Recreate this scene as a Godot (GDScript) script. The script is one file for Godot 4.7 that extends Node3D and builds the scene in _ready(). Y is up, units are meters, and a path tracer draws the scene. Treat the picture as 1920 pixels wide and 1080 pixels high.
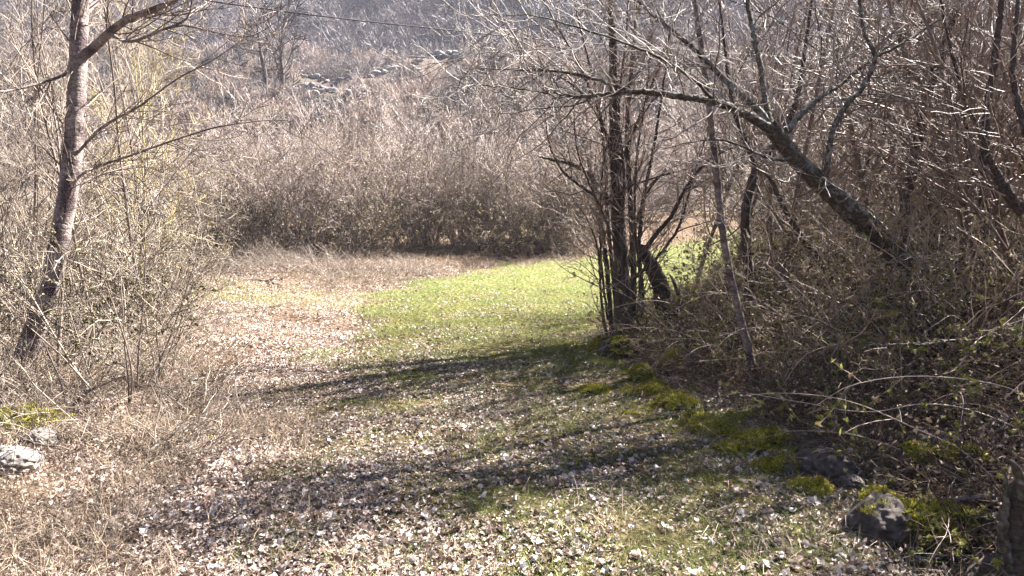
extends Node3D
# A grassy winter track between bare thickets, a rocky scrub hillside behind. x is right, z is minus the distance ahead.

var rng := RandomNumberGenerator.new()
var noise := FastNoiseLite.new()
var fine := FastNoiseLite.new()
var taken := {}
var M := {}
var alike := []

const TRACK_LEFT := [[-10.0, -1.2], [3.0, -1.2], [4.4, -1.5], [7.0, -1.75], [9.0, -1.95], [11.0, -2.35], [12.5, -2.35], [14.0, -1.7], [16.0, -0.5], [19.0, 2.0], [24.0, 7.0], [40.0, 20.0]]
const TRACK_RIGHT := [[-10.0, 2.4], [3.0, 2.0], [5.0, 1.9], [7.0, 1.3], [9.5, 1.0], [11.0, 2.2], [13.0, 5.0], [18.0, 14.0], [40.0, 40.0]]

# ---------------------------------------------------------------- mesh building
class Shape:
	var v := PackedVector3Array()
	var n := PackedVector3Array()
	var c := PackedColorArray()
	var ix := PackedInt32Array()
	func tube(p: PackedVector3Array, r: PackedFloat32Array, sides: int, a: Color, b: Color) -> void:
		var k := p.size()
		var first := v.size()
		var t := (p[1] - p[0]).normalized()
		var u := t.cross(Vector3(0.31, 0.2, 0.93) if absf(t.z) < 0.8 else Vector3(0.9, 0.3, 0.1)).normalized()
		for i in k:
			if i > 0 and i < k - 1:
				t = (p[i + 1] - p[i - 1]).normalized()
			elif i == k - 1:
				t = (p[i] - p[i - 1]).normalized()
			u = (u - t * u.dot(t)).normalized()
			var w := t.cross(u)
			var col := a.lerp(b, float(i) / (k - 1))
			for s in sides:
				var an := TAU * s / sides
				var d := u * cos(an) + w * sin(an)
				v.append(p[i] + d * r[i])
				n.append(d)
				c.append(col)
		for i in k - 1:
			for s in sides:
				var q := first + i * sides + s
				var q2 := first + i * sides + (s + 1) % sides
				ix.append_array([q, q + sides, q2, q2, q + sides, q2 + sides])
	func tri(a: Vector3, b: Vector3, d: Vector3, nn: Vector3, col: Color) -> void:
		var f := v.size()
		v.append_array([a, b, d]); n.append_array([nn, nn, nn]); c.append_array([col, col, col])
		if (b - a).cross(d - a).dot(nn) < 0.0: ix.append_array([f, f + 1, f + 2])
		else: ix.append_array([f, f + 2, f + 1])
	func blade(base: Vector3, tip: Vector3, mid: Vector3, side: Vector3, a: Color, b: Color) -> void:
		var f := v.size()
		var nn := (mid - base).cross(side).normalized()
		nn = (nn + Vector3.UP * 0.7).normalized()
		v.append_array([base - side, base + side, mid - side * 0.75, mid + side * 0.75, tip])
		n.append_array([nn, nn, nn, nn, nn])
		var m := a.lerp(b, 0.5)
		c.append_array([a, a, m, m, b])
		if (mid - base).cross(side).dot(nn) < 0.0: ix.append_array([f, f + 2, f + 1, f + 1, f + 2, f + 3, f + 2, f + 4, f + 3])
		else: ix.append_array([f, f + 1, f + 2, f + 1, f + 3, f + 2, f + 2, f + 3, f + 4])
	func mesh() -> ArrayMesh:
		var arr := []
		arr.resize(Mesh.ARRAY_MAX)
		arr[Mesh.ARRAY_VERTEX] = v
		arr[Mesh.ARRAY_NORMAL] = n
		arr[Mesh.ARRAY_COLOR] = c
		arr[Mesh.ARRAY_INDEX] = ix
		var m := ArrayMesh.new()
		m.add_surface_from_arrays(Mesh.PRIMITIVE_TRIANGLES, arr)
		return m

func rf(a := -1.0, b := 1.0) -> float:
	return rng.randf_range(a, b)

func rv() -> Vector3:
	return Vector3(rf(), rf(), rf())

func knots(k: Array, t: float) -> float:
	if t <= k[0][0]: return k[0][1]
	for i in k.size() - 1:
		if t <= k[i + 1][0]:
			return lerpf(k[i][1], k[i + 1][1], (t - k[i][0]) / (k[i + 1][0] - k[i][0]))
	return k[-1][1]

func track_left(d: float) -> float: return knots(TRACK_LEFT, d)
func track_right(d: float) -> float: return knots(TRACK_RIGHT, d)

func height(x: float, d: float) -> float:
	var h := 0.45 * smoothstep(7, 18, d) + 0.65 * smoothstep(18, 27, d) + 0.5 * smoothstep(27, 40, d)
	h += 0.75 * smoothstep(0, 2.2, x - track_right(d)) * (1.0 - 0.75 * smoothstep(10, 13, d))
	h += 0.25 * smoothstep(0, 3, track_left(d) - x)
	var off: float = maxf(smoothstep(-0.3, 1.0, track_left(d) - x), smoothstep(-0.3, 1.0, x - track_right(d)))
	h += noise.get_noise_2d(x * 9.0, d * 9.0) * (0.03 + 0.07 * off)
	h -= 0.22 * exp(-(pow((x - 2.12) / 0.3, 2) + pow((d - 3.35) / 0.28, 2)))   # the dark hollow beside the boulder
	return h

func hill(x: float, d: float) -> float:
	var crest := 80.0 + 6.0 * noise.get_noise_1d(x * 0.5)
	var h := 1.0
	var a := minf(d, crest) - 33.0
	h += maxf(a, 0.0) * 0.345
	h += 0.55 * sin(h * 2.6 + noise.get_noise_2d(x, d) * 3.0) * smoothstep(38, 46, d) * 0.5
	h += noise.get_noise_2d(x * 1.5, d * 1.5) * 1.6 * smoothstep(38, 50, d)
	h -= 3.0 * smoothstep(crest, crest + 12, d)
	h += maxf(d - crest - 14.0, 0.0) * 0.6
	h += noise.get_noise_2d(x * 0.35 + 400.0, d * 0.35) * 9.0 * smoothstep(95, 130, d)
	return h

func on_ground(x: float, d: float, lift := 0.0) -> Vector3:
	return Vector3(x, height(x, d) + lift, -d)

# ---------------------------------------------------------------- naming and tagging
func numbered(called: String) -> String:
	var k: int = taken.get(called, 0)
	taken[called] = k + 1
	return called if k == 0 else "%s_%03d" % [called, k]

func tag(o: Node, label: String, category := "", group := "", kind := "") -> Node:
	if label: o.set_meta("label", label)
	if category: o.set_meta("category", category)
	if group: o.set_meta("group", group)
	if kind: o.set_meta("kind", kind)
	return o

func thing(called: String, label: String, category: String, at: Vector3, group := "") -> Node3D:
	var o := Node3D.new()
	o.name = numbered(called)
	add_child(o)
	o.position = at
	tag(o, label, category, group)
	return o

func obj(called: String, m: Mesh, mat: Material, parent: Node = null, kind := "") -> MeshInstance3D:
	var o := MeshInstance3D.new()
	o.name = called if parent else numbered(called)
	o.mesh = m
	o.material_override = mat
	(parent if parent else self).add_child(o, true)
	if kind: o.set_meta("kind", kind)
	return o

func copy(root: Node3D, at: Vector3, turn: float, size: float, label: String, group := "") -> Node3D:
	var o: Node3D = root.duplicate()
	o.name = numbered(String(root.name).rstrip("0123456789").trim_suffix("_"))
	add_child(o)
	o.position = at
	o.rotation.y = turn
	o.scale = Vector3.ONE * size
	o.set_meta("label", label)
	if group: o.set_meta("group", group)
	elif o.has_meta("group"): o.remove_meta("group")
	return o

func many(called: String, m: Mesh, mat: Material, where: Array, tints: Array, parent: Node = null) -> MultiMeshInstance3D:
	var mm := MultiMesh.new()
	mm.transform_format = MultiMesh.TRANSFORM_3D
	mm.use_colors = tints.size() > 0
	mm.mesh = m
	mm.instance_count = where.size()
	for i in where.size():
		mm.set_instance_transform(i, where[i])
		if tints: mm.set_instance_color(i, tints[i])
	var o := MultiMeshInstance3D.new()
	o.name = called if parent else numbered(called)
	o.multimesh = mm
	o.material_override = mat
	(parent if parent else self).add_child(o, true)
	o.set_meta("kind", "stuff")
	return o

# ---------------------------------------------------------------- materials
func noise_tex(freq: float, low: Color, high: Color, kind := FastNoiseLite.TYPE_SIMPLEX_SMOOTH, oct := 5) -> NoiseTexture2D:
	var f := FastNoiseLite.new()
	f.noise_type = kind
	f.frequency = freq
	f.fractal_octaves = oct
	f.seed = 7
	var g := Gradient.new()
	g.set_color(0, low)
	g.set_color(1, high)
	var t := NoiseTexture2D.new()
	t.width = 512; t.height = 512
	t.seamless = true
	t.noise = f
	t.color_ramp = g
	return t

func mat(rough: float, spec := 0.3, back := 0.0) -> StandardMaterial3D:
	var m := StandardMaterial3D.new()
	m.vertex_color_use_as_albedo = true
	m.roughness = rough
	m.metallic_specular = spec
	m.cull_mode = BaseMaterial3D.CULL_DISABLED
	if back > 0.0:
		m.backlight_enabled = true
		m.backlight = Color(back, back, back)
	return m

func textured(m: StandardMaterial3D, scale: float, t: Texture2D, bump: Texture2D, deep: float) -> StandardMaterial3D:
	m.albedo_texture = t
	m.uv1_triplanar = true
	m.uv1_scale = Vector3.ONE * scale
	if bump:
		m.heightmap_enabled = true
		m.heightmap_texture = bump
		m.heightmap_scale = deep
	return m

func materials() -> void:
	var grey := noise_tex(0.02, Color(0.5, 0.5, 0.5), Color(1, 1, 1))
	var relief := noise_tex(0.03, Color.BLACK, Color.WHITE)
	M.twig = mat(0.6, 0.4)
	M.matt = mat(0.95, 0.12)
	M.bark = textured(mat(0.85, 0.3), 3.5, grey, relief, 0.7)
	M.rock = textured(mat(0.9, 0.25), 1.1, grey, relief, 0.7)
	M.soil = textured(mat(1.0, 0.1), 0.7, noise_tex(0.03, Color(0.45, 0.42, 0.4), Color(1, 1, 1)), relief, 3.0)
	M.leaf = mat(0.8, 0.2, 0.55)
	M.grass = mat(0.6, 0.35, 0.7)
	M.straw = mat(0.7, 0.3, 0.45)
	M.moss = mat(0.9, 0.2, 0.6)
	M.cable = StandardMaterial3D.new()
	M.cable.albedo_color = Color(0.09, 0.085, 0.08)
	M.cable.roughness = 0.6

# ---------------------------------------------------------------- branches
# S: wig (crookedness), up (pull upwards), den (children per metre at each remaining level), ang, ratio, rmin, cols, bare
func grow(s: Shape, p: Vector3, d: Vector3, length: float, r: float, lv: int, S: Dictionary, ends = null) -> void:
	var n := clampi(int(length / S.seg) + 1, 2, 26)
	var pts := PackedVector3Array()
	var rad := PackedFloat32Array()
	var q := p
	var dir := d
	var st := length / n
	var wig: float = S.wig
	var up: float = S.up
	var rmin: float = S.rmin
	for i in n + 1:
		pts.append(q)
		rad.append(maxf(rmin * (1.0 if i < n else 0.5), r * (1.0 - 0.65 * i / n)))
		dir = (dir + rv() * wig + Vector3.UP * up).normalized()
		q += dir * st
	var cols: Array = S.cols
	var ca: Color = cols[rng.randi() % cols.size()]
	var cb: Color = cols[rng.randi() % cols.size()]
	s.tube(pts, rad, 3 if r < 0.006 else (4 if r < 0.014 else 6), ca, ca.lerp(cb, 0.6) if lv > 1 else cb)
	if ends != null and lv <= 1:
		for i in range(1, n + 1):
			ends.append(pts[i])
	if lv <= 0: return
	var k := int(length * S.den[lv] + rng.randf())
	for j in k:
		var t := rf(S.bare if lv == S.top else 0.12, 1.0) * n
		var i := mini(int(t), n - 1)
		var at := pts[i].lerp(pts[i + 1], t - i)
		var tan := (pts[i + 1] - pts[i]).normalized()
		var side := (rv() + Vector3(0, 0.15, 0)).normalized()
		side = (side - tan * side.dot(tan)).normalized()
		var a: float = S.ang * rf(0.65, 1.3)
		grow(s, at, tan * cos(a) + side * sin(a), length * S.ratio * (1.25 - 0.7 * t / n) * rf(0.5, 1.3), rad[i] * 0.6, lv - 1, S, ends)

func style(cols: Array, wig: float, up: float, den: Array, ang: float, ratio: float, rmin: float, seg: float, bare: float) -> Dictionary:
	return {"cols": cols, "wig": wig, "up": up, "den": den, "ang": ang, "ratio": ratio, "rmin": rmin, "seg": seg, "bare": bare, "top": den.size() - 1}

func smooth_line(p: Array, w: Array, step: float) -> Array:
	var pts := PackedVector3Array()
	var rad := PackedFloat32Array()
	for i in p.size() - 1:
		var a: Vector3 = p[maxi(i - 1, 0)]
		var b: Vector3 = p[i]
		var c: Vector3 = p[i + 1]
		var e: Vector3 = p[mini(i + 2, p.size() - 1)]
		var n := maxi(2, int(b.distance_to(c) / step))
		for k in n:
			var t := float(k) / n
			pts.append(b.cubic_interpolate(c, a, e, t))
			rad.append(lerpf(w[i], w[i + 1], t))
	pts.append(p[-1]); rad.append(w[-1])
	return [pts, rad]

# a traced limb with knobs, bark tones and lichen; how: "smooth", "lichen" or "dark"
func limb_shape(p: Array, w: Array, how: String, sides := 10, step := 0.02) -> Shape:
	var l := smooth_line(p, w, step)
	var pts: PackedVector3Array = l[0]
	var rad: PackedFloat32Array = l[1]
	var jag := 0.004 if how == "smooth" else 0.012
	for i in range(1, pts.size() - 1):
		pts[i] += Vector3(fine.get_noise_1d(i * 9.0), fine.get_noise_1d(i * 9.0 + 500.0), fine.get_noise_1d(i * 9.0 + 900.0)) * jag
	var s := Shape.new()
	s.tube(pts, rad, sides, Color.WHITE, Color.WHITE)
	for i in s.v.size():
		var v := s.v[i]
		var ring := i / sides
		var knob := fine.get_noise_3d(v.x * 150, v.y * 110, v.z * 150)
		var r: float = rad[ring]
		s.v[i] = v + s.n[i] * r * (knob * (0.1 if how == "smooth" else 0.16))
		var col: Color
		if how == "smooth":
			var band := fine.get_noise_3d(v.x * 60, v.y * 420, v.z * 60)
			var patch := noise.get_noise_3d(v.x * 60, v.y * 60, v.z * 60)
			col = Color(0.17, 0.133, 0.127).lerp(Color(0.43, 0.365, 0.335), clampf(0.5 + band * 0.9, 0, 1))
			col = col.lerp(Color(0.11, 0.08, 0.085), smoothstep(0.05, 0.35, patch))
		else:
			var li := fine.get_noise_3d(v.x * 210, v.y * 210, v.z * 210) + 0.5 * noise.get_noise_3d(v.x * 90, v.y * 90, v.z * 90)
			col = Color(0.075, 0.058, 0.048).lerp(Color(0.13, 0.10, 0.085), clampf(0.5 + knob, 0, 1))
			if how == "lichen":
				col = col.lerp(Color(0.30, 0.31, 0.28), smoothstep(0.12, 0.32, li + 0.16 * s.n[i].y) * 0.85)
				col = col.lerp(Color(0.16, 0.17, 0.07), smoothstep(0.25, 0.45, -li + 0.2 * s.n[i].y) * 0.7)
		s.c[i] = col
	return s

func sprout(s: Shape, p: Array, w: Array, count: int, length: float, lv: int, S: Dictionary, from := 0.1, lean := Vector3.ZERO, ends = null) -> void:
	var l := smooth_line(p, w, 0.1)
	var pts: PackedVector3Array = l[0]
	var rad: PackedFloat32Array = l[1]
	for k in count:
		var t := rf(from, 1.0) * (pts.size() - 1.01)
		var i := int(t)
		var tan := (pts[i + 1] - pts[i]).normalized()
		var side := (rv() + lean).normalized()
		side = (side - tan * side.dot(tan)).normalized()
		var a: float = S.ang * rf(0.7, 1.3)
		grow(s, pts[i].lerp(pts[i + 1], t - i), tan * cos(a) + side * sin(a), length * rf(0.4, 1.2), minf(rad[i] * 0.5, length * 0.008), lv, S, ends)

func leaf_bits(ends: Array, count: int, size: float, cols: Array) -> Shape:
	var s := Shape.new()
	for k in count:
		var p: Vector3 = ends[rng.randi() % ends.size()]
		p += rv() * size * 0.5
		var a := rv().normalized()
		var b := a.cross(rv()).normalized()
		var c: Color = cols[rng.randi() % cols.size()]
		var z := size * rf(0.6, 1.3)
		var nn := a.cross(b)
		s.tri(p - a * z, p + b * z * 0.45, p + a * z, (nn + a * 0.2).normalized(), c)
		s.tri(p - a * z, p + a * z, p - b * z * 0.45, (nn - b * 0.4).normalized(), c)
	return s

# ---------------------------------------------------------------- stones
func stone_shape(size: Vector3, sd: int, rough: float, mossy: float, tone: Color, res := 14) -> Shape:
	var s := Shape.new()
	var o := Vector3(sd * 13.7, sd * 5.1, sd * 9.3)
	for f in 6:
		var first := s.v.size()
		for i in res + 1:
			for j in res + 1:
				var a := tan((2.0 * i / res - 1.0) * PI / 4)
				var b := tan((2.0 * j / res - 1.0) * PI / 4)
				var d: Vector3
				match f:
					0: d = Vector3(1, a, b)
					1: d = Vector3(-1, b, a)
					2: d = Vector3(b, 1, a)
					3: d = Vector3(a, -1, b)
					4: d = Vector3(a, b, 1)
					_: d = Vector3(b, a, -1)
				d = d.normalized()
				var q := d * 40.0 + o
				var k := 1.0 + rough * (noise.get_noise_3dv(q * 1.5) * 1.0 + (0.45 if mossy > 0.4 else 0.12) * fine.get_noise_3dv(q * 3.0))
				# flat broken faces
				for w in 5:
					var pl := Vector3(sin(sd * 3.1 + w * 2.4), cos(sd * 1.7 + w * 1.9), sin(sd * 2.3 + w * 4.1)).normalized()
					var dd := d.dot(pl)
					if dd > 0.0: k = minf(k, (0.78 + 0.06 * w) / dd + (0.03 if mossy > 0.4 else 0.012) * fine.get_noise_3dv(q * 2.0))
				var v := d * k
				s.v.append(v * size)
				s.n.append(d)
				s.c.append(tone)
		for i in res:
			for j in res:
				var q := first + i * (res + 1) + j
				s.ix.append_array([q, q + res + 1, q + 1, q + 1, q + res + 1, q + res + 2])
	for i in s.v.size(): s.n[i] = Vector3.ZERO
	for t in range(0, s.ix.size(), 3):
		var a := s.v[s.ix[t]]
		var b := s.v[s.ix[t + 1]]
		var c := s.v[s.ix[t + 2]]
		var nn := (c - a).cross(b - a)
		if nn.dot(a + b + c) < 0.0:
			nn = -nn
			var keep := s.ix[t + 1]
			s.ix[t + 1] = s.ix[t + 2]
			s.ix[t + 2] = keep
		for e in 3: s.n[s.ix[t + e]] += nn
	for i in s.v.size():
		s.n[i] = s.n[i].normalized()
		var v := s.v[i]
		var li := fine.get_noise_3d(v.x * 90 + o.x, v.y * 90, v.z * 90)
		var col := tone.lerp(tone * 0.6, clampf(0.5 + (1.4 if tone.r < 0.28 else 0.5) * li, 0, 1))
		var m := smoothstep(0.0, 0.5, s.n[i].y * 0.7 + noise.get_noise_3d(v.x * 50 + o.y, v.y * 50, v.z * 50) + mossy - 0.55)
		s.c[i] = col.lerp(Color(0.09, 0.085, 0.02), m if mossy > 0.0 else 0.0)
		s.c[i].a = 1.0
	return s

func moss_patch() -> ArrayMesh:
	var s := Shape.new()
	for k in 60:
		var a := rf(0, TAU)
		var r := sqrt(rng.randf()) * 0.035
		var b := Vector3(cos(a) * r, -0.004, sin(a) * r)
		var h := rf(0.006, 0.014)
		var lean := Vector3(rf(), 0, rf()) * 0.009
		var side := Vector3(rf(), 0, rf()).normalized() * 0.0022
		var g := Color(0.16, 0.16, 0.02).lerp(Color(0.47, 0.46, 0.06), rng.randf())
		if rng.randf() < 0.15: g = Color(0.2, 0.13, 0.06)
		s.blade(b, b + Vector3(0, h, 0) + lean, b + Vector3(0, h * 0.6, 0) + lean * 0.4, side, g * 0.8, g)
	return s.mesh()

func stone(called: String, x: float, d: float, size: Vector3, sd: int, mossy: float, tone: Color, label: String, lift := 0.0, turn := 0.0) -> Node3D:
	var s := stone_shape(size, sd, 0.6 if mossy > 0.4 else 0.2, mossy, tone, 14 if mossy > 0.4 else 22)
	var t := thing(called, label, "stone", on_ground(x, d, size.y * 0.25 + lift))
	t.rotation.y = turn
	obj("stone_body", s.mesh(), M.rock, t)
	if mossy > 0.0:
		var w := []
		for i in s.v.size():
			if s.n[i].y * 0.7 + noise.get_noise_3d(s.v[i].x * 50 + sd * 5.1, s.v[i].y * 50, s.v[i].z * 50) * 1.4 + mossy > 0.95 and rng.randf() < 0.7:
				var b := Basis(Quaternion(Vector3.UP, s.n[i])) if s.n[i].y > -0.9 else Basis()
				w.append(Transform3D(b * Basis(Vector3.UP, rf(0, TAU)) * rf(0.7, 1.5), s.v[i] + rv() * 0.01))
		if w.size() > 0: many("moss", M.moss_mesh, M.moss, w, [], t)
	return t

# ---------------------------------------------------------------- ground
func side_track(x: float, d: float) -> float:
	return exp(-pow((d - 11.9 - 0.12 * (x + 3.0) + 0.3 * noise.get_noise_2d(x * 15, 5.0)) / 0.75, 2)) * smoothstep(-1.6, -2.8, x) * smoothstep(-7.5, -5.5, x)

func soil_color(x: float, d: float) -> Color:
	var inside: float = minf(x - track_left(d), track_right(d) - x)
	var g := smoothstep(-0.5, 0.5, inside + noise.get_noise_2d(x * 12, d * 12) * 0.9)
	var c := Color(0.12, 0.085, 0.06).lerp(Color(0.21, 0.165, 0.12), clampf(0.5 + fine.get_noise_2d(x * 20, d * 20), 0, 1))
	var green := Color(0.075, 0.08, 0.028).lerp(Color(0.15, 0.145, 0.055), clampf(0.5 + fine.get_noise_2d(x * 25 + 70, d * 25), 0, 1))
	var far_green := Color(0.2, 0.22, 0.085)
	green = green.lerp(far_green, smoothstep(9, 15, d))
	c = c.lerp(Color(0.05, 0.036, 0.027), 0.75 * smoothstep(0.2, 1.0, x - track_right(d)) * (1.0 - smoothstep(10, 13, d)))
	c = c.lerp(Color(0.27, 0.225, 0.155), 0.8 * side_track(x, d))
	return c.lerp(green, g * (0.5 + 0.5 * smoothstep(6, 11, d)))

func sheet(nx: int, nd: int, fx: Callable, fd: Callable, fh: Callable, fc: Callable) -> ArrayMesh:
	var s := Shape.new()
	for j in nd + 1:
		for i in nx + 1:
			var d: float = fd.call(float(j) / nd)
			var x: float = fx.call(float(i) / nx, d)
			s.v.append(Vector3(x, fh.call(x, d), -d))
			s.n.append(Vector3.ZERO)
			s.c.append(fc.call(x, d))
	for j in nd:
		for i in nx:
			var q := j * (nx + 1) + i
			s.ix.append_array([q, q + nx + 1, q + 1, q + 1, q + nx + 1, q + nx + 2])
	for t in range(0, s.ix.size(), 3):
		var a := s.v[s.ix[t]]
		var nn := (s.v[s.ix[t + 1]] - a).cross(s.v[s.ix[t + 2]] - a)
		if nn.y < 0.0: nn = -nn
		for e in 3: s.n[s.ix[t + e]] += nn
	for i in s.n.size(): s.n[i] = s.n[i].normalized()
	return s.mesh()

func hill_color(x: float, d: float) -> Color:
	var a := clampf(0.5 + noise.get_noise_2d(x * 3, d * 6) * 1.2, 0, 1)
	var near := Color(0.14, 0.115, 0.098).lerp(Color(0.24, 0.205, 0.175), a)
	return near.lerp(Color(0.14, 0.13, 0.1), clampf(noise.get_noise_2d(x * 4 + 90, d * 7) * 2.5, 0, 0.8)).lerp(Color(0.08, 0.07, 0.068), smoothstep(85, 105, d))

func build_ground() -> void:
	var wide := func(u: float, _d: float) -> float:
		var w := 2.0 * u - 1.0
		return 11.0 * w + 150.0 * pow(w, 7)
	var deep := func(u: float) -> float: return 3.0 + (u * 1.35 - 0.35) * 22.0 + 14.0 * pow(maxf(u - 0.5, 0) * 2.0, 3) - 60.0 * pow(maxf(0.26 - u, 0) * 3.85, 3)
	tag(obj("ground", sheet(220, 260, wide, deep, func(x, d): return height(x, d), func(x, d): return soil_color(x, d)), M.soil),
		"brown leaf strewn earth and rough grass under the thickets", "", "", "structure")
	var across := func(u: float, d: float) -> float: return lerpf(track_left(d) + 0.15, minf(track_right(d), track_left(d) + 9.0) - 0.15, u)
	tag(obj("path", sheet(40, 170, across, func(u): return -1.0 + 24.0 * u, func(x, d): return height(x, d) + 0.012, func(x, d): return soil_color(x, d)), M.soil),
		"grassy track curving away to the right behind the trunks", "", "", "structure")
	var hx := func(u: float, d: float) -> float: return (2.0 * u - 1.0) * (60.0 + 0.75 * d)
	tag(obj("hillside", sheet(150, 180, hx, func(u): return 31.0 + 55.0 * u + 172.0 * u * u, func(x, d): return hill(x, d), func(x, d): return hill_color(x, d)), M.soil),
		"grey brown winter hillside with scrub and old stone terraces", "", "", "structure")

func leaf_mesh(sd: int) -> ArrayMesh:
	var s := Shape.new()
	var curl := 0.4 + 0.35 * (sd % 3)
	var ring := []
	var mid := []
	var n := 5
	for i in n + 1:
		var t := float(i) / n
		var w := sin(PI * pow(t, 0.8)) * 0.36 * (1.0 + 0.25 * sin(t * 17 + sd * 2))
		var y := curl * pow(t - 0.4, 2) + 0.06 * sin(t * 9 + sd)
		mid.append(Vector3(0, y, t - 0.5))
		ring.append([Vector3(-w, y + w * 0.5 + 0.1 * sin(t * 8 + sd), t - 0.5), Vector3(w, y + w * (0.2 + 0.15 * sd) - 0.08 * sin(t * 11 + sd), t - 0.5)])
	for i in n:
		for side in 2:
			var a: Vector3 = mid[i]
			var b: Vector3 = mid[i + 1]
			var c: Vector3 = ring[i][side]
			var d: Vector3 = ring[i + 1][side]
			var nn := (b - a).cross(c - a + d - b).normalized()
			if nn.y < 0: nn = -nn
			s.tri(a, b, d, nn, Color.WHITE)
			s.tri(a, d, c, nn, Color.WHITE)
	return s.mesh()

func leaf_tint() -> Color:
	var k := pow(rng.randf(), 0.8)
	var c: Color
	if k < 0.34: c = Color(0.385, 0.31, 0.27)
	elif k < 0.62: c = Color(0.27, 0.205, 0.17)
	elif k < 0.82: c = Color(0.15, 0.1, 0.08)
	else: c = Color(0.54, 0.49, 0.46)
	c = c * rf(0.65, 1.15)
	c.a = 1.0
	return c

func leaf_place(x: float, d: float, z: float) -> Transform3D:
	var tilt := Basis(Vector3(rf(), 0, rf()).normalized(), rf(-1.1, 1.1) if rng.randf() < 0.8 else rf(-2.6, 2.6))
	return Transform3D(Basis(Vector3.UP, rf(0, TAU)) * tilt * z, on_ground(x, d, 0.006 + rng.randf() * 0.024))

func leaf_density(x: float, d: float) -> float:
	var inside: float = minf(x - track_left(d), track_right(d) - x)
	var k := 0.55 + 1.5 * noise.get_noise_2d(x * 14 + 33, d * 14) + 0.6 * fine.get_noise_2d(x * 30, d * 30)
	k *= 1.0 - 0.4 * smoothstep(0.0, 0.8, x) * smoothstep(2.6, 1.8, x)
	if inside > 0.0:
		var bare := smoothstep(0.0, 0.8, inside)
		k *= lerpf(1.0, 0.6, bare * smoothstep(7, 11, d))
		k *= 1.0 - 0.85 * smoothstep(10.5, 14, d)
		k += 0.35 * exp(-pow((x + 0.75 - (d - 4) * 0.02) / 0.55, 2)) * (1.0 - smoothstep(6, 8.5, d))
	return clampf(k, 0.04, 1.0)

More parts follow.
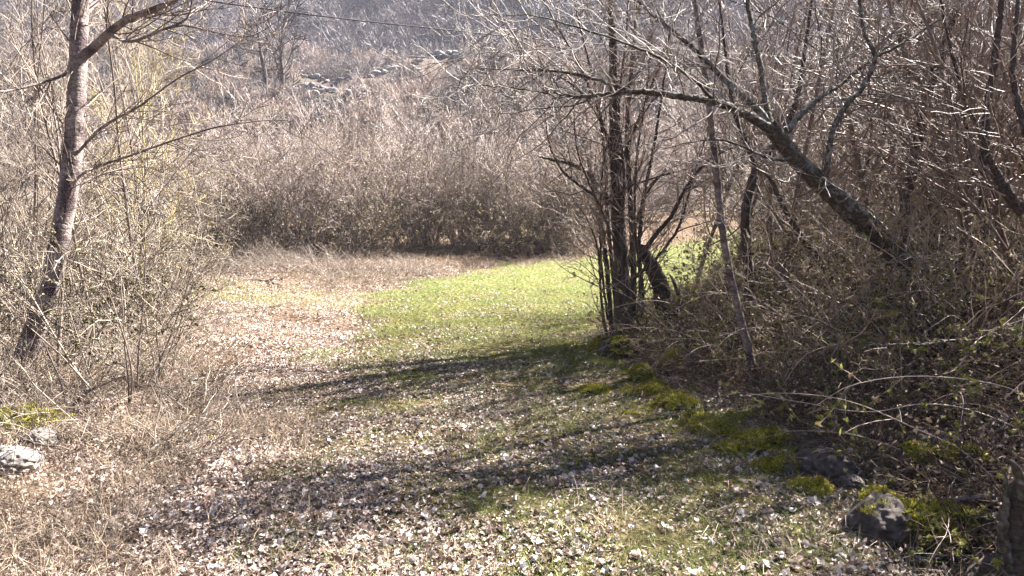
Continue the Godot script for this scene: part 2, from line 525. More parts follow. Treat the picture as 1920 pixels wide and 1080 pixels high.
func build_cover() -> void:
	# fallen leaves: the largest in view one by one, the rest as one carpet
	var meshes := []
	for i in 5: meshes.append(leaf_mesh(i))
	var leaf_mats := []
	for i in 8:
		var m := mat(0.65, 0.35, 0.5)
		m.vertex_color_use_as_albedo = false
		m.albedo_color = leaf_tint().linear_to_srgb()
		leaf_mats.append(m)
	var ground := get_node("ground")
	var n := 0
	while n < 300:
		var d := rf(2.9, 4.6)
		var x := rf(-0.66, 0.66) * d
		if x > 1.95 + (d - 3.5) * 0.1 or rng.randf() > leaf_density(x, d): continue
		var o := obj("fallen_leaf", meshes[n % 5], leaf_mats[rng.randi() % 8], ground)
		o.transform = leaf_place(x, d, rf(0.035, 0.065))
		n += 1
	for k in 5:
		var w := []
		var tint := []
		for i in 30000:
			var d := 2.2 + 15.0 * pow(rng.randf(), 1.3)
			var x := rf(-0.8, 0.8) * (d + 0.8)
			if rng.randf() > leaf_density(x, d): continue
			w.append(leaf_place(x, d, 0.012 + 0.04 * pow(rng.randf(), 1.8)))
			tint.append(leaf_tint())
		var f := many("fallen_leaves", meshes[k], M.leaf, w, tint)
		tag(f, "pale dead leaves scattered thickly over the track and banks", "leaf litter", "carpet of fallen leaves")
	# moss creeping over the stony edge of the track
	var mw := []
	for i in 2400:
		var d := rf(3.6, 9.2)
		var x: float = track_right(d) + rf(-0.8, 0.45)
		if noise.get_noise_2d(x * 30 + 11, d * 30) < 0.1 - 0.12 * exp(-pow((x - track_right(d) + 0.1) / 0.25, 2)): continue
		mw.append(Transform3D(Basis(Vector3.UP, rf(0, TAU)) * rf(0.8, 1.8), on_ground(x, d, 0.01)))
	tag(many("moss", M.moss_mesh, M.moss, mw, []), "patchy yellow green moss creeping along the stony edge of the track", "moss")
	# crumbled leaf underlayer
	for k in 4:
		var s := Shape.new()
		for b in 46:
			var a := rf(0, TAU)
			var r := sqrt(rng.randf()) * 0.17
			var p := Vector3(cos(a) * r, rf(0.002, 0.016), sin(a) * r)
			var z := rf(0.005, 0.016)
			var u := Vector3(rf(), rf() * 0.5, rf()).normalized() * z
			var w := u.cross((Vector3.UP + rv() * 0.8).normalized()) * rf(0.4, 0.9)
			var t := leaf_tint() * rf(0.6, 1.05)
			t.a = 1.0
			s.tri(p - u, p + w, p + u, (Vector3.UP + rv() * 0.5).normalized(), t)
			s.tri(p - u, p + u, p - w * 0.7, (Vector3.UP + rv() * 0.5).normalized(), t)
		var w := []
		for i in 7000:
			var d := 2.2 + 14.0 * pow(rng.randf(), 1.3)
			var x := rf(-0.8, 0.75) * (d + 0.6)
			var inside: float = minf(x - track_left(d), track_right(d) - x)
			var keep := 0.75 + 0.9 * noise.get_noise_2d(x * 14 + 33, d * 14)
			if inside > 0.0: keep *= (1.0 - 0.85 * smoothstep(5.5, 9.5, d)) * (1.0 - 0.6 * smoothstep(-0.6, 0.4, x)) * clampf(0.9 + 2.0 * noise.get_noise_2d(x * 16 + 5, d * 16 + 9), 0.1, 1)
			if rng.randf() > keep: continue
			w.append(Transform3D(Basis(Vector3.UP, rf(0, TAU)) * rf(0.8, 1.3), on_ground(x, d, 0.003)))
		tag(many("leaf_crumbs", s.mesh(), M.leaf, w, []), "crumbled brown leaf litter covering the earth between the grass", "leaf litter", "crumbled leaf litter", "stuff")
	# short grass
	for k in 4:
		var s := Shape.new()
		for b in 90:
			var a := rf(0, TAU)
			var r := sqrt(rng.randf()) * 0.16
			var p := Vector3(cos(a) * r, -0.01, sin(a) * r)
			var h := rf(0.018, 0.05) * (1.7 if rng.randf() < 0.12 else 1.0)
			var lean := Vector3(rf(), 0, rf()) * h * 0.9
			var side := Vector3(rf(), 0, rf()).normalized() * rf(0.0012, 0.0025)
			var g := Color(0.7, 0.8, 0.7).lerp(Color(1.25, 1.1, 1.0), rng.randf())
			if rng.randf() < 0.22: g = Color(2.4, 1.7, 2.6)
			s.blade(p, p + Vector3(0, h * 0.85, 0) + lean, p + Vector3(0, h * 0.6, 0) + lean * 0.35, side, g * 0.75, g)
		var w := []
		var tint := []
		for i in 11000:
			var d := 2.2 + 24.0 * pow(rng.randf(), 1.35)
			var x := rf(-0.75, 0.95) * (d + 0.6)
			var inside: float = minf(x - track_left(d), track_right(d) - x)
			var nz := noise.get_noise_2d(x * 12, d * 12)
			var keep := smoothstep(-0.5, 0.4, inside + nz * 0.9) * (0.5 + 0.5 * smoothstep(5.5, 9, d)) * clampf(0.75 + noise.get_noise_2d(x * 18 + 90, d * 18) * 1.6, 0.05, 1)
			keep *= 1.0 - 0.6 * exp(-pow((x + 0.75) / 0.5, 2)) * (1.0 - smoothstep(6, 8, d))
			var bare := side_track(x, d)
			keep = maxf(keep, bare * 0.9)
			if (x < track_left(d) - 0.9 and bare < 0.2) or rng.randf() > keep: continue
			w.append(Transform3D(Basis(Vector3.UP, rf(0, TAU)) * rf(0.75, 1.25), on_ground(x, d)))
			var g := Color(0.105, 0.165, 0.034).lerp(Color(0.19, 0.225, 0.055), clampf(0.5 + nz + rf() * 0.3, 0, 1))
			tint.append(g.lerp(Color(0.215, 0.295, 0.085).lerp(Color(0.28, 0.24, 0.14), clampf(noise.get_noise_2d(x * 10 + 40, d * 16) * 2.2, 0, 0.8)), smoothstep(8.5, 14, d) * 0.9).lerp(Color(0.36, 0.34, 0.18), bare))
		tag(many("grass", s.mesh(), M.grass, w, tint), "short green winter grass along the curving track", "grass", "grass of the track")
	# dry straw on the banks
	for k in 4:
		var s := Shape.new()
		for b in 70:
			var a := rf(0, TAU)
			var r := sqrt(rng.randf()) * 0.2
			var p := Vector3(cos(a) * r, -0.01, sin(a) * r)
			var l := rf(0.06, 0.27)
			var dir := Vector3(rf(), rf(0.05, 0.6), rf()).normalized()
			var mid := p + dir * l * 0.55
			var tip := mid + (dir + Vector3(rf() * 0.5, -0.75, rf() * 0.5)).normalized() * l * 0.5
			var side := Vector3(rf(), 0, rf()).normalized() * rf(0.0011, 0.0024)
			var g := Color(0.75, 0.72, 0.7).lerp(Color(1.2, 1.15, 1.1), rng.randf())
			s.blade(p, tip, mid, side, g * 0.8, g)
		var w := []
		var tint := []
		for i in 6200:
			var d := 2.4 + 20.0 * pow(rng.randf(), 1.3)
			var x := rf(-0.85, 0.55) * (d + 0.8)
			var inside: float = minf(x - track_left(d), track_right(d) - x)
			var keep := smoothstep(0.0, 0.6, -inside + 0.15 + noise.get_noise_2d(x * 14, d * 14 + 60) * 1.1)
			if x > 0.0: keep *= 0.22 + 0.5 * smoothstep(10, 12, d)
			if inside > 0.0: keep = maxf(keep, 0.05)
			else: keep *= 0.75 + 0.25 * smoothstep(4.5, 7.0, d)
			var open := smoothstep(-0.47, -0.40, x / d) * smoothstep(5.4, 6.6, d) * smoothstep(13.4, 12.6, d) if x < 0.0 else 0.0
			keep *= 1.0 - 0.62 * open * smoothstep(-0.25, 0.15, noise.get_noise_2d(x * 11 + 17, d * 11))
			var bare := side_track(x, d)
			keep *= 1.0 - 0.5 * bare
			if rng.randf() > keep * clampf(0.7 + 1.3 * noise.get_noise_2d(x * 20, d * 20), 0.15, 1): continue
			w.append(Transform3D(Basis(Vector3.UP, rf(0, TAU)) * rf(0.7, 1.35) * (1.0 - 0.55 * maxf(bare, open)), on_ground(x, d)))
			tint.append(Color(0.17, 0.13, 0.093).lerp(Color(0.37, 0.31, 0.235), rng.randf()).lerp(Color(0.38, 0.35, 0.2), bare))
		tag(many("dry_grass", s.mesh(), M.straw, w, tint), "bleached dry grass and stalks lying on the banks", "dry grass", "dry grass of the banks")

# ---------------------------------------------------------------- plants
const PALE := [Color(0.22, 0.182, 0.145), Color(0.11, 0.086, 0.07), Color(0.3, 0.255, 0.205), Color(0.06, 0.046, 0.038)]
const BROWN := [Color(0.12, 0.083, 0.063), Color(0.2, 0.143, 0.108), Color(0.058, 0.04, 0.032), Color(0.29, 0.222, 0.172)]
const DULL := [Color(0.085, 0.058, 0.042), Color(0.13, 0.092, 0.065), Color(0.055, 0.04, 0.03), Color(0.19, 0.14, 0.1)]
const PINK := [Color(0.125, 0.094, 0.083), Color(0.23, 0.18, 0.163), Color(0.055, 0.041, 0.037), Color(0.14, 0.109, 0.094)]
const ASH := [Color(0.26, 0.215, 0.195), Color(0.31, 0.265, 0.24), Color(0.16, 0.13, 0.118), Color(0.26, 0.215, 0.18)]
const SILVER := [Color(0.09, 0.07, 0.058), Color(0.18, 0.155, 0.13), Color(0.29, 0.27, 0.24), Color(0.12, 0.095, 0.078)]

func shrub(called: String, label: String, at: Vector3, stems: int, tall: float, spread: float, S: Dictionary, leaves: int, leaf_cols: Array, leaf_size := 0.012, inner := 0) -> Node3D:
	var t := thing(called, label, "shrub", at)
	var twigs := Shape.new()
	var ends := []
	for k in stems:
		var a := TAU * k / stems + rf() * 0.4
		var out := Vector3(cos(a), 0, sin(a))
		var lean := spread * rf(0.25, 1.0)
		var dir := (Vector3.UP + out * lean).normalized()
		var l := tall * rf(0.65, 1.1)
		var p := out * rf(0.02, 0.22)
		var pts := []
		var w := []
		var r := l * 0.0055
		for i in 6:
			pts.append(p); w.append(r * (1.0 - 0.15 * i))
			dir = (dir + rv() * S.wig * 0.7 + Vector3.UP * 0.05 * i * S.up * 10.0).normalized()
			p += dir * l / 5.0
		var st := Shape.new()
		var line := smooth_line(pts, w, 0.15)
		var c0: Color = S.cols[rng.randi() % S.cols.size()] * 0.8
		c0.a = 1.0
		st.tube(line[0], line[1], 5, c0, S.cols[rng.randi() % S.cols.size()])
		obj("stem", st.mesh(), M.twig, t)
		sprout(twigs, pts, w, int(l * S.den[S.top]), l * S.ratio, S.top - 1, S, 0.0, Vector3.UP * 0.2, ends)
	obj("twigs", twigs.mesh(), M.twig, t, "stuff")
	if leaves > 0: obj("leaves", leaf_bits(ends, leaves, leaf_size, leaf_cols).mesh(), M.leaf, t, "stuff")
	if inner > 0:
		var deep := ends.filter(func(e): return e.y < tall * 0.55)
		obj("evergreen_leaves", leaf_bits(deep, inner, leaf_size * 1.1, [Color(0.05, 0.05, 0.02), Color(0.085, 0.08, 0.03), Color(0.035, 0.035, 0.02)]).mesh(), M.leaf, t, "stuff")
	return t

func sapling(called: String, label: String, at: Vector3, tall: float, r: float, S: Dictionary, lean := Vector3.ZERO) -> Node3D:
	var t := thing(called, label, "sapling", at)
	var pts := []
	var w := []
	var p := Vector3(0, -0.05, 0)
	var dir := (Vector3.UP + lean).normalized()
	for i in 9:
		pts.append(p); w.append(r * (1.0 - 0.1 * i))
		dir = (dir + rv() * 0.11 + Vector3.UP * 0.05).normalized()
		p += dir * tall / 8.0
	var st := Shape.new()
	var line := smooth_line(pts, w, 0.08)
	var c0: Color = S.cols[0]
	st.tube(line[0], line[1], 6, c0, S.cols[1])
	for i in st.c.size():
		var k := 0.75 + 0.6 * fine.get_noise_3dv(st.v[i] * 120.0)
		st.c[i] = Color(st.c[i].r * k, st.c[i].g * k, st.c[i].b * k)
	obj("stem", st.mesh(), M.twig, t)
	var twigs := Shape.new()
	sprout(twigs, pts, w, int(tall * S.den[S.top]), tall * S.ratio, S.top - 1, S, S.bare, Vector3.UP * 0.3)
	obj("twigs", twigs.mesh(), M.twig, t, "stuff")
	return t

func bramble(label: String, at: Vector3, canes: int, reach: float, cols: Array, leaves: int, leaf_cols: Array) -> Node3D:
	var t := thing("bramble", label, "bramble", at)
	var ends := []
	var twigs := Shape.new()
	var S := style(cols, 0.3, 0.0, [0, 5], 0.9, 0.3, 0.0014, 0.12, 0.1)
	for k in canes:
		var a := rf(0, TAU)
		var out := Vector3(cos(a), 0, sin(a))
		var p := out * rf(0, 0.3)
		var dir := (Vector3.UP * rf(0.6, 1.6) + out).normalized()
		var l := reach * rf(0.5, 1.1)
		var pts := []
		var w := []
		for i in 9:
			pts.append(p); w.append(lerpf(0.0042, 0.0016, i / 8.0))
			dir = (dir + rv() * 0.16 + Vector3.DOWN * 0.2).normalized()
			p += dir * l / 8.0
			if p.y < 0.03:
				p.y = 0.03
				dir.y = absf(dir.y) * 0.3
		var st := Shape.new()
		var line := smooth_line(pts, w, 0.08)
		st.tube(line[0], line[1], 4, cols[rng.randi() % cols.size()], cols[rng.randi() % cols.size()])
		obj("cane", st.mesh(), M.twig, t)
		sprout(twigs, pts, w, int(l * 5), 0.28, 1, S, 0.1, Vector3.ZERO, ends)
	obj("twigs", twigs.mesh(), M.twig, t, "stuff")
	if leaves > 0: obj("leaves", leaf_bits(ends, leaves, 0.02, leaf_cols).mesh(), M.leaf, t, "stuff")
	return t

func limb(called: String, p: Array, w: Array, how: String, parent: Node3D, sides := 9) -> Array:
	var q := []
	for v in p: q.append(v - parent.position)
	obj(called, limb_shape(q, w, how, sides * 2 if w[0] > 0.05 else sides, 0.012 if w[0] > 0.05 else (0.02 if w[0] > 0.02 else 0.06)).mesh(), M.bark, parent)
	return q

func length_of(p: Array) -> float:
	var l := 0.0
	for i in p.size() - 1: l += p[i].distance_to(p[i + 1])
	return l

func traced(called: String, label: String, trunk: Array, w: Array, how: String, limbs: Array, S: Dictionary, per_m: float, tl: float, lv: int, from := 0.3, lean := Vector3.ZERO, bits := 0) -> Node3D:
	var b: Vector3 = trunk[0]
	b.y = height(b.x, -b.z)
	trunk[0] = b - Vector3(0, 0.12, 0)
	var t := thing(called, label, "tree", b)
	var twigs := Shape.new()
	var ends := []
	var q := limb("trunk", trunk, w, how, t, 14)
	sprout(twigs, q, w, int(length_of(q) * per_m * 0.7), tl, lv, S, from, lean, ends)
	for l in limbs:
		q = limb("limb", l[0], l[1], how, t, 9)
		sprout(twigs, q, l[1], int(length_of(q) * per_m), tl * (1.0 if l.size() < 3 else l[2]), lv, S, 0.12, lean, ends)
	if twigs.v.size() > 0: obj("twigs", twigs.mesh(), M.twig, t, "stuff")
	if bits > 0: obj("buds", leaf_bits(ends, bits, 0.006, [Color(0.4, 0.38, 0.34), Color(0.2, 0.17, 0.14)]).mesh(), M.leaf, t, "stuff")
	return t

func trees() -> void:
	var S := style([Color(0.3, 0.24, 0.19), Color(0.07, 0.05, 0.042), Color(0.12, 0.09, 0.072)], 0.17, 0.03, [0.0, 6.0, 6.0], 0.75, 0.42, 0.003, 0.1, 0.15)
	traced("slender_tree", "slender leaning tree with smooth grey pink bark and a limb reaching over the frame", [Vector3(-4.390, -0.103, -6.362), Vector3(-4.228, 0.357, -6.408), Vector3(-4.103, 0.679, -6.440), Vector3(-4.018, 0.952, -6.488), Vector3(-3.962, 1.274, -6.550), Vector3(-3.934, 1.552, -6.608), Vector3(-3.899, 1.831, -6.656), Vector3(-3.868, 2.207, -6.713), Vector3(-3.862, 2.586, -6.781), Vector3(-3.861, 3.016, -6.854), Vector3(-3.853, 3.494, -6.922), Vector3(-3.858, 4.272, -7.050), Vector3(-3.867, 5.542, -7.227)],
		[0.14, 0.098, 0.084, 0.077, 0.08, 0.078, 0.08, 0.078, 0.077, 0.074, 0.068, 0.055, 0.03], "smooth", [
		[[Vector3(-3.844, 2.955, -6.828), Vector3(-3.660, 3.064, -6.779), Vector3(-3.479, 3.161, -6.688), Vector3(-3.276, 3.246, -6.596), Vector3(-3.001, 3.305, -6.501), Vector3(-2.755, 3.374, -6.408), Vector3(-2.342, 3.626, -6.333), Vector3(-1.877, 3.975, -6.267)], [0.045, 0.04, 0.036, 0.032, 0.026, 0.022, 0.016, 0.008]],
		[[Vector3(-3.489, 3.152, -6.687), Vector3(-3.332, 3.069, -6.599), Vector3(-3.182, 3.053, -6.527), Vector3(-2.956, 3.122, -6.483), Vector3(-2.688, 3.199, -6.390), Vector3(-2.636, 3.396, -6.410)], [0.018, 0.014, 0.013, 0.011, 0.009, 0.005]],
		[[Vector3(-2.956, 3.122, -6.483), Vector3(-2.711, 3.142, -6.385), Vector3(-2.385, 3.057, -6.276), Vector3(-2.090, 3.007, -6.170), Vector3(-1.845, 3.101, -6.079)], [0.009, 0.008, 0.006, 0.004, 0.002], 0.6],
		[[Vector3(-3.875, 2.065, -6.679), Vector3(-3.558, 2.334, -6.606), Vector3(-3.135, 2.489, -6.420), Vector3(-2.777, 2.695, -6.340), Vector3(-2.428, 2.841, -6.254), Vector3(-2.154, 2.978, -6.167)], [0.014, 0.012, 0.009, 0.007, 0.005, 0.002], 0.6],
		[[Vector3(-3.938, 1.598, -6.613), Vector3(-3.685, 1.915, -6.463), Vector3(-3.129, 2.081, -6.279), Vector3(-2.687, 2.184, -6.088), Vector3(-2.349, 2.266, -5.996), Vector3(-1.979, 2.304, -5.899), Vector3(-1.702, 2.300, -5.798)], [0.013, 0.012, 0.010, 0.008, 0.006, 0.004, 0.002], 0.6],
		[[Vector3(-3.854, 2.870, -6.820), Vector3(-3.974, 2.757, -6.648), Vector3(-4.120, 2.645, -6.436), Vector3(-4.250, 2.582, -6.228), Vector3(-4.606, 2.659, -6.136)], [0.015, 0.012, 0.010, 0.008, 0.004]],
		[[Vector3(-3.903, 1.785, -6.651), Vector3(-3.819, 1.911, -6.865), Vector3(-3.707, 1.994, -7.074), Vector3(-3.583, 2.056, -7.281), Vector3(-3.314, 1.964, -7.473)], [0.013, 0.010, 0.008, 0.006, 0.003]],
		[[Vector3(-3.858, 3.352, -6.908), Vector3(-3.850, 3.501, -7.124), Vector3(-3.839, 3.839, -7.459), Vector3(-3.787, 4.320, -7.708)], [0.03, 0.026, 0.02, 0.01]]], S, 10.0, 0.95, 2, 0.3)

	var L := style(SILVER, 0.26, 0.02, [0.0, 7.0, 7.0], 0.95, 0.45, 0.0024, 0.09, 0.1)
	traced("leaning_tree", "lichen crusted tree leaning low across the track with long level limbs", [Vector3(3.958, 0.466, -6.319), Vector3(3.611, 0.879, -6.310), Vector3(3.314, 1.175, -6.289), Vector3(2.997, 1.445, -6.215), Vector3(2.732, 1.641, -6.134), Vector3(2.474, 1.832, -6.053), Vector3(2.223, 2.036, -5.973), Vector3(2.008, 2.255, -5.894)],
		[0.104, 0.0972, 0.0936, 0.0909, 0.081, 0.0713, 0.0648, 0.0551], "lichen", [
		[[Vector3(2.020, 2.234, -5.892), Vector3(1.844, 2.304, -5.799), Vector3(1.727, 2.358, -5.754), Vector3(1.499, 2.415, -5.659), Vector3(1.278, 2.435, -5.560), Vector3(0.989, 2.457, -5.462), Vector3(0.829, 2.453, -5.411), Vector3(0.634, 2.423, -5.358), Vector3(0.444, 2.404, -5.306), Vector3(0.293, 2.414, -5.257), Vector3(0.000, 2.438, -5.159), Vector3(-0.249, 2.447, -5.109)], [0.0401, 0.0356, 0.0324, 0.0279, 0.0247, 0.0221, 0.0194, 0.0149, 0.013, 0.0103, 0.00648, 0.00259]],
		[[Vector3(0.848, 2.453, -5.411), Vector3(0.709, 2.490, -5.365), Vector3(0.544, 2.515, -5.217), Vector3(0.320, 2.539, -5.119), Vector3(0.035, 2.531, -5.017), Vector3(-0.256, 2.519, -4.916)], [0.0156, 0.013, 0.0117, 0.00909, 0.00583, 0.00194]],
		[[Vector3(2.029, 2.234, -5.892), Vector3(1.913, 2.405, -5.959), Vector3(1.803, 2.516, -6.021), Vector3(1.663, 2.702, -6.140), Vector3(1.548, 2.839, -6.204), Vector3(1.431, 2.970, -6.267), Vector3(1.190, 3.212, -6.392), Vector3(1.030, 3.390, -6.510), Vector3(0.728, 3.681, -6.639), Vector3(0.277, 4.035, -6.775)], [0.0324, 0.0285, 0.0259, 0.0233, 0.0214, 0.0194, 0.0168, 0.0142, 0.00972, 0.00389]],
		[[Vector3(2.004, 2.255, -5.894), Vector3(1.996, 2.475, -6.017), Vector3(1.983, 2.787, -6.148), Vector3(1.951, 3.108, -6.281), Vector3(1.924, 3.360, -6.356), Vector3(1.873, 3.879, -6.458)], [0.0292, 0.0233, 0.0221, 0.0194, 0.0168, 0.00778]],
		[[Vector3(2.070, 2.164, -5.885), Vector3(2.265, 2.362, -6.005), Vector3(2.452, 2.511, -6.121), Vector3(2.667, 2.634, -6.284), Vector3(2.911, 2.801, -6.451), Vector3(3.234, 3.023, -6.674), Vector3(3.867, 3.426, -7.016)], [0.0292, 0.0233, 0.0207, 0.0168, 0.013, 0.00909, 0.00389]],
		[[Vector3(2.499, 1.810, -6.051), Vector3(2.504, 2.019, -6.021), Vector3(2.559, 2.293, -6.049), Vector3(2.687, 2.468, -6.116), Vector3(2.838, 2.625, -6.182), Vector3(2.949, 2.858, -6.256), Vector3(2.885, 3.077, -6.328), Vector3(2.874, 3.352, -6.406), Vector3(2.902, 3.915, -6.562)], [0.0292, 0.0233, 0.0221, 0.0207, 0.0194, 0.0194, 0.0156, 0.013, 0.00648]],
		[[Vector3(2.949, 2.858, -6.256), Vector3(3.217, 2.993, -6.370), Vector3(3.521, 3.170, -6.538), Vector3(3.881, 3.391, -6.711), Vector3(4.382, 3.778, -6.951)], [0.0142, 0.0117, 0.0103, 0.00778, 0.00389]],
		[[Vector3(1.499, 2.423, -5.660), Vector3(1.281, 2.536, -5.420), Vector3(1.015, 2.645, -5.230), Vector3(0.731, 2.708, -5.035), Vector3(0.401, 2.762, -4.839), Vector3(0.098, 2.809, -4.744), Vector3(-0.064, 2.776, -4.640)], [0.0142, 0.0117, 0.00972, 0.00778, 0.00583, 0.00389, 0.00194]],
		[[Vector3(2.223, 2.036, -5.973), Vector3(2.026, 2.002, -5.768), Vector3(1.831, 2.042, -5.672), Vector3(1.642, 2.104, -5.578), Vector3(1.420, 2.126, -5.479), Vector3(1.055, 2.048, -5.371)], [0.0168, 0.013, 0.0103, 0.00778, 0.00518, 0.00194]]], L, 10.0, 0.95, 2, 0.3, Vector3.ZERO, 2600)

	var D := style(BROWN, 0.22, 0.03, [0.0, 6.0, 5.5], 0.8, 0.45, 0.003, 0.1, 0.1)
	traced("clump_tree", "dark cluster of close set trunks standing at the bend of the grassy track", [Vector3(1.356, -0.058, -8.879), Vector3(1.331, 0.579, -8.943), Vector3(1.299, 1.152, -9.000), Vector3(1.267, 1.661, -9.051), Vector3(1.248, 2.234, -9.108), Vector3(1.228, 2.871, -9.172), Vector3(1.216, 3.507, -9.235), Vector3(1.190, 4.144, -9.299), Vector3(1.152, 5.162, -9.400)], [0.11, 0.09, 0.085, 0.08, 0.07, 0.062, 0.05, 0.04, 0.02], "dark", [
		[[Vector3(1.229, -0.012, -8.984), Vector3(1.184, 0.567, -9.042), Vector3(1.138, 1.142, -9.200), Vector3(1.059, 1.662, -9.252), Vector3(0.994, 2.020, -9.288), Vector3(0.776, 2.177, -9.203), Vector3(0.576, 2.221, -9.107), Vector3(0.329, 2.265, -9.011)], [0.0342, 0.0319, 0.0304, 0.0319, 0.0342, 0.0304, 0.0228, 0.00911]],
		[[Vector3(1.423, -0.039, -8.781), Vector3(1.442, 0.716, -8.856), Vector3(1.423, 1.346, -8.919), Vector3(1.384, 1.973, -8.931), Vector3(1.351, 2.593, -8.943), Vector3(1.408, 3.340, -9.017), Vector3(1.470, 4.087, -9.092), Vector3(1.526, 4.834, -9.167)], [0.0455, 0.0379, 0.035, 0.0304, 0.0274, 0.0228, 0.0182, 0.00759]],
		[[Vector3(1.308, 0.036, -9.090), Vector3(1.256, 0.808, -9.267), Vector3(1.190, 1.466, -9.333), Vector3(1.169, 2.262, -9.513), Vector3(1.069, 3.060, -9.592), Vector3(0.912, 3.748, -9.762), Vector3(0.743, 4.487, -9.835)], [0.0304, 0.0274, 0.0258, 0.0228, 0.019, 0.0137, 0.00759]],
		[[Vector3(1.476, 0.010, -8.685), Vector3(1.533, 0.601, -8.744), Vector3(1.489, 1.162, -8.800), Vector3(1.533, 1.722, -8.856), Vector3(1.639, 2.336, -8.817), Vector3(1.763, 3.136, -8.897), Vector3(1.855, 3.936, -8.976)], [0.0304, 0.0258, 0.0228, 0.0213, 0.0182, 0.0137, 0.00759]],
		[[Vector3(1.501, 1.099, -8.794), Vector3(1.670, 1.351, -8.718), Vector3(1.846, 1.597, -8.642), Vector3(1.994, 1.928, -8.575), Vector3(2.209, 2.192, -8.501), Vector3(2.537, 2.361, -8.417)], [0.0304, 0.0258, 0.0228, 0.0182, 0.0137, 0.00455]],
		[[Vector3(1.455, 0.842, -8.869), Vector3(1.779, 1.082, -9.094), Vector3(2.082, 1.466, -9.333), Vector3(2.296, 2.068, -9.594), Vector3(2.525, 2.684, -9.756)], [0.0228, 0.0198, 0.0167, 0.0122, 0.00607]],
		[[Vector3(1.059, 1.662, -9.252), Vector3(1.011, 1.788, -9.064), Vector3(0.813, 1.909, -8.875), Vector3(0.588, 2.090, -8.792), Vector3(0.428, 2.388, -8.721), Vector3(0.367, 2.814, -8.764)], [0.0228, 0.0213, 0.0182, 0.0137, 0.00911, 0.00379]],
		[[Vector3(1.254, 1.979, -9.083), Vector3(1.112, 2.704, -9.356), Vector3(0.869, 3.393, -9.626), Vector3(0.546, 4.042, -9.891), Vector3(0.279, 4.647, -10.153)], [0.0243, 0.0213, 0.0167, 0.0122, 0.00607]],
		[[Vector3(1.267, 2.107, -9.095), Vector3(1.570, 2.769, -9.362), Vector3(1.851, 3.505, -9.536), Vector3(2.161, 4.285, -9.815), Vector3(2.388, 4.857, -9.973)], [0.0243, 0.0213, 0.0167, 0.0122, 0.00607]],
		[[Vector3(1.152, 0.324, -8.917), Vector3(1.075, 0.961, -8.981), Vector3(1.062, 1.597, -9.044), Vector3(1.100, 2.234, -9.108), Vector3(1.216, 2.616, -9.146)], [0.0167, 0.0152, 0.0137, 0.0106, 0.00607]],
		[[Vector3(1.336, -0.033, -8.580), Vector3(1.311, 0.613, -8.645), Vector3(1.274, 1.290, -8.712), Vector3(1.299, 2.028, -8.786), Vector3(1.237, 2.828, -8.866), Vector3(1.330, 3.690, -8.952), Vector3(1.361, 4.428, -9.026)], [0.0258, 0.0228, 0.0213, 0.0182, 0.0152, 0.0106, 0.00455]],
		[[Vector3(1.498, 0.016, -8.485), Vector3(1.443, 0.381, -8.521), Vector3(1.467, 0.868, -8.570), Vector3(1.406, 1.597, -8.642), Vector3(1.443, 2.327, -8.715), Vector3(1.559, 3.118, -8.794), Vector3(1.620, 3.909, -8.873)], [0.0198, 0.0182, 0.0167, 0.0152, 0.0122, 0.00911, 0.00455]],
		[[Vector3(1.157, -0.021, -8.682), Vector3(1.076, 0.353, -8.719), Vector3(1.038, 0.726, -8.756), Vector3(1.013, 1.162, -8.800), Vector3(0.907, 1.473, -8.831), Vector3(0.751, 1.722, -8.856)], [0.0198, 0.0182, 0.0152, 0.0137, 0.00911, 0.00379]],
		[[Vector3(1.360, 0.296, -9.116), Vector3(1.441, 0.939, -9.280), Vector3(1.550, 1.464, -9.433), Vector3(1.722, 1.866, -9.574), Vector3(1.979, 2.140, -9.702), Vector3(2.344, 2.283, -9.816)], [0.0258, 0.0228, 0.0198, 0.0152, 0.0106, 0.00379]],
		[[Vector3(1.152, 1.725, -9.057), Vector3(1.376, 1.909, -8.875), Vector3(1.712, 2.023, -8.685), Vector3(2.090, 2.132, -8.495)], [0.0167, 0.0137, 0.00911, 0.00379]],
		[[Vector3(1.305, 1.152, -9.000), Vector3(1.051, 1.597, -8.743), Vector3(0.755, 2.259, -8.608), Vector3(0.687, 2.786, -8.560)], [0.0167, 0.0137, 0.00911, 0.00379]],
		[[Vector3(1.248, 2.298, -9.114), Vector3(0.938, 2.842, -8.968), Vector3(0.611, 3.118, -8.794), Vector3(0.119, 3.261, -8.608)], [0.0152, 0.0122, 0.00835, 0.00304]],
		[[Vector3(1.390, -0.026, -8.380), Vector3(1.438, 0.395, -8.422), Vector3(1.450, 0.756, -8.458), Vector3(1.414, 1.117, -8.494)], [0.00911, 0.00835, 0.00683, 0.00304], 0.4],
		[[Vector3(1.450, -0.038, -8.379), Vector3(1.523, 0.335, -8.416), Vector3(1.511, 0.636, -8.446)], [0.00759, 0.00683, 0.00304], 0.4]], D, 5.5, 1.0, 2, 0.2)
	traced("dead_trunk", "short blackened crooked trunk curving beside the clump of trunks", [Vector3(2.012, 0.087, -8.793), Vector3(1.885, 0.338, -8.818), Vector3(1.797, 0.527, -8.837), Vector3(1.759, 0.748, -8.859), Vector3(1.658, 0.968, -8.881), Vector3(1.544, 1.169, -8.901)], [0.13, 0.12, 0.105, 0.10, 0.09, 0.06], "dark",
		[[[Vector3(1.911, 0.275, -8.812), Vector3(1.989, 0.539, -8.738), Vector3(1.927, 0.726, -8.756), Vector3(1.852, 0.882, -8.772)], [0.05, 0.04, 0.025, 0.01]]], D, 1.0, 0.4, 1, 0.4)

	var R := style(BROWN, 0.2, 0.05, [0.0, 6.0, 5.5], 0.8, 0.45, 0.0026, 0.1, 0.1)
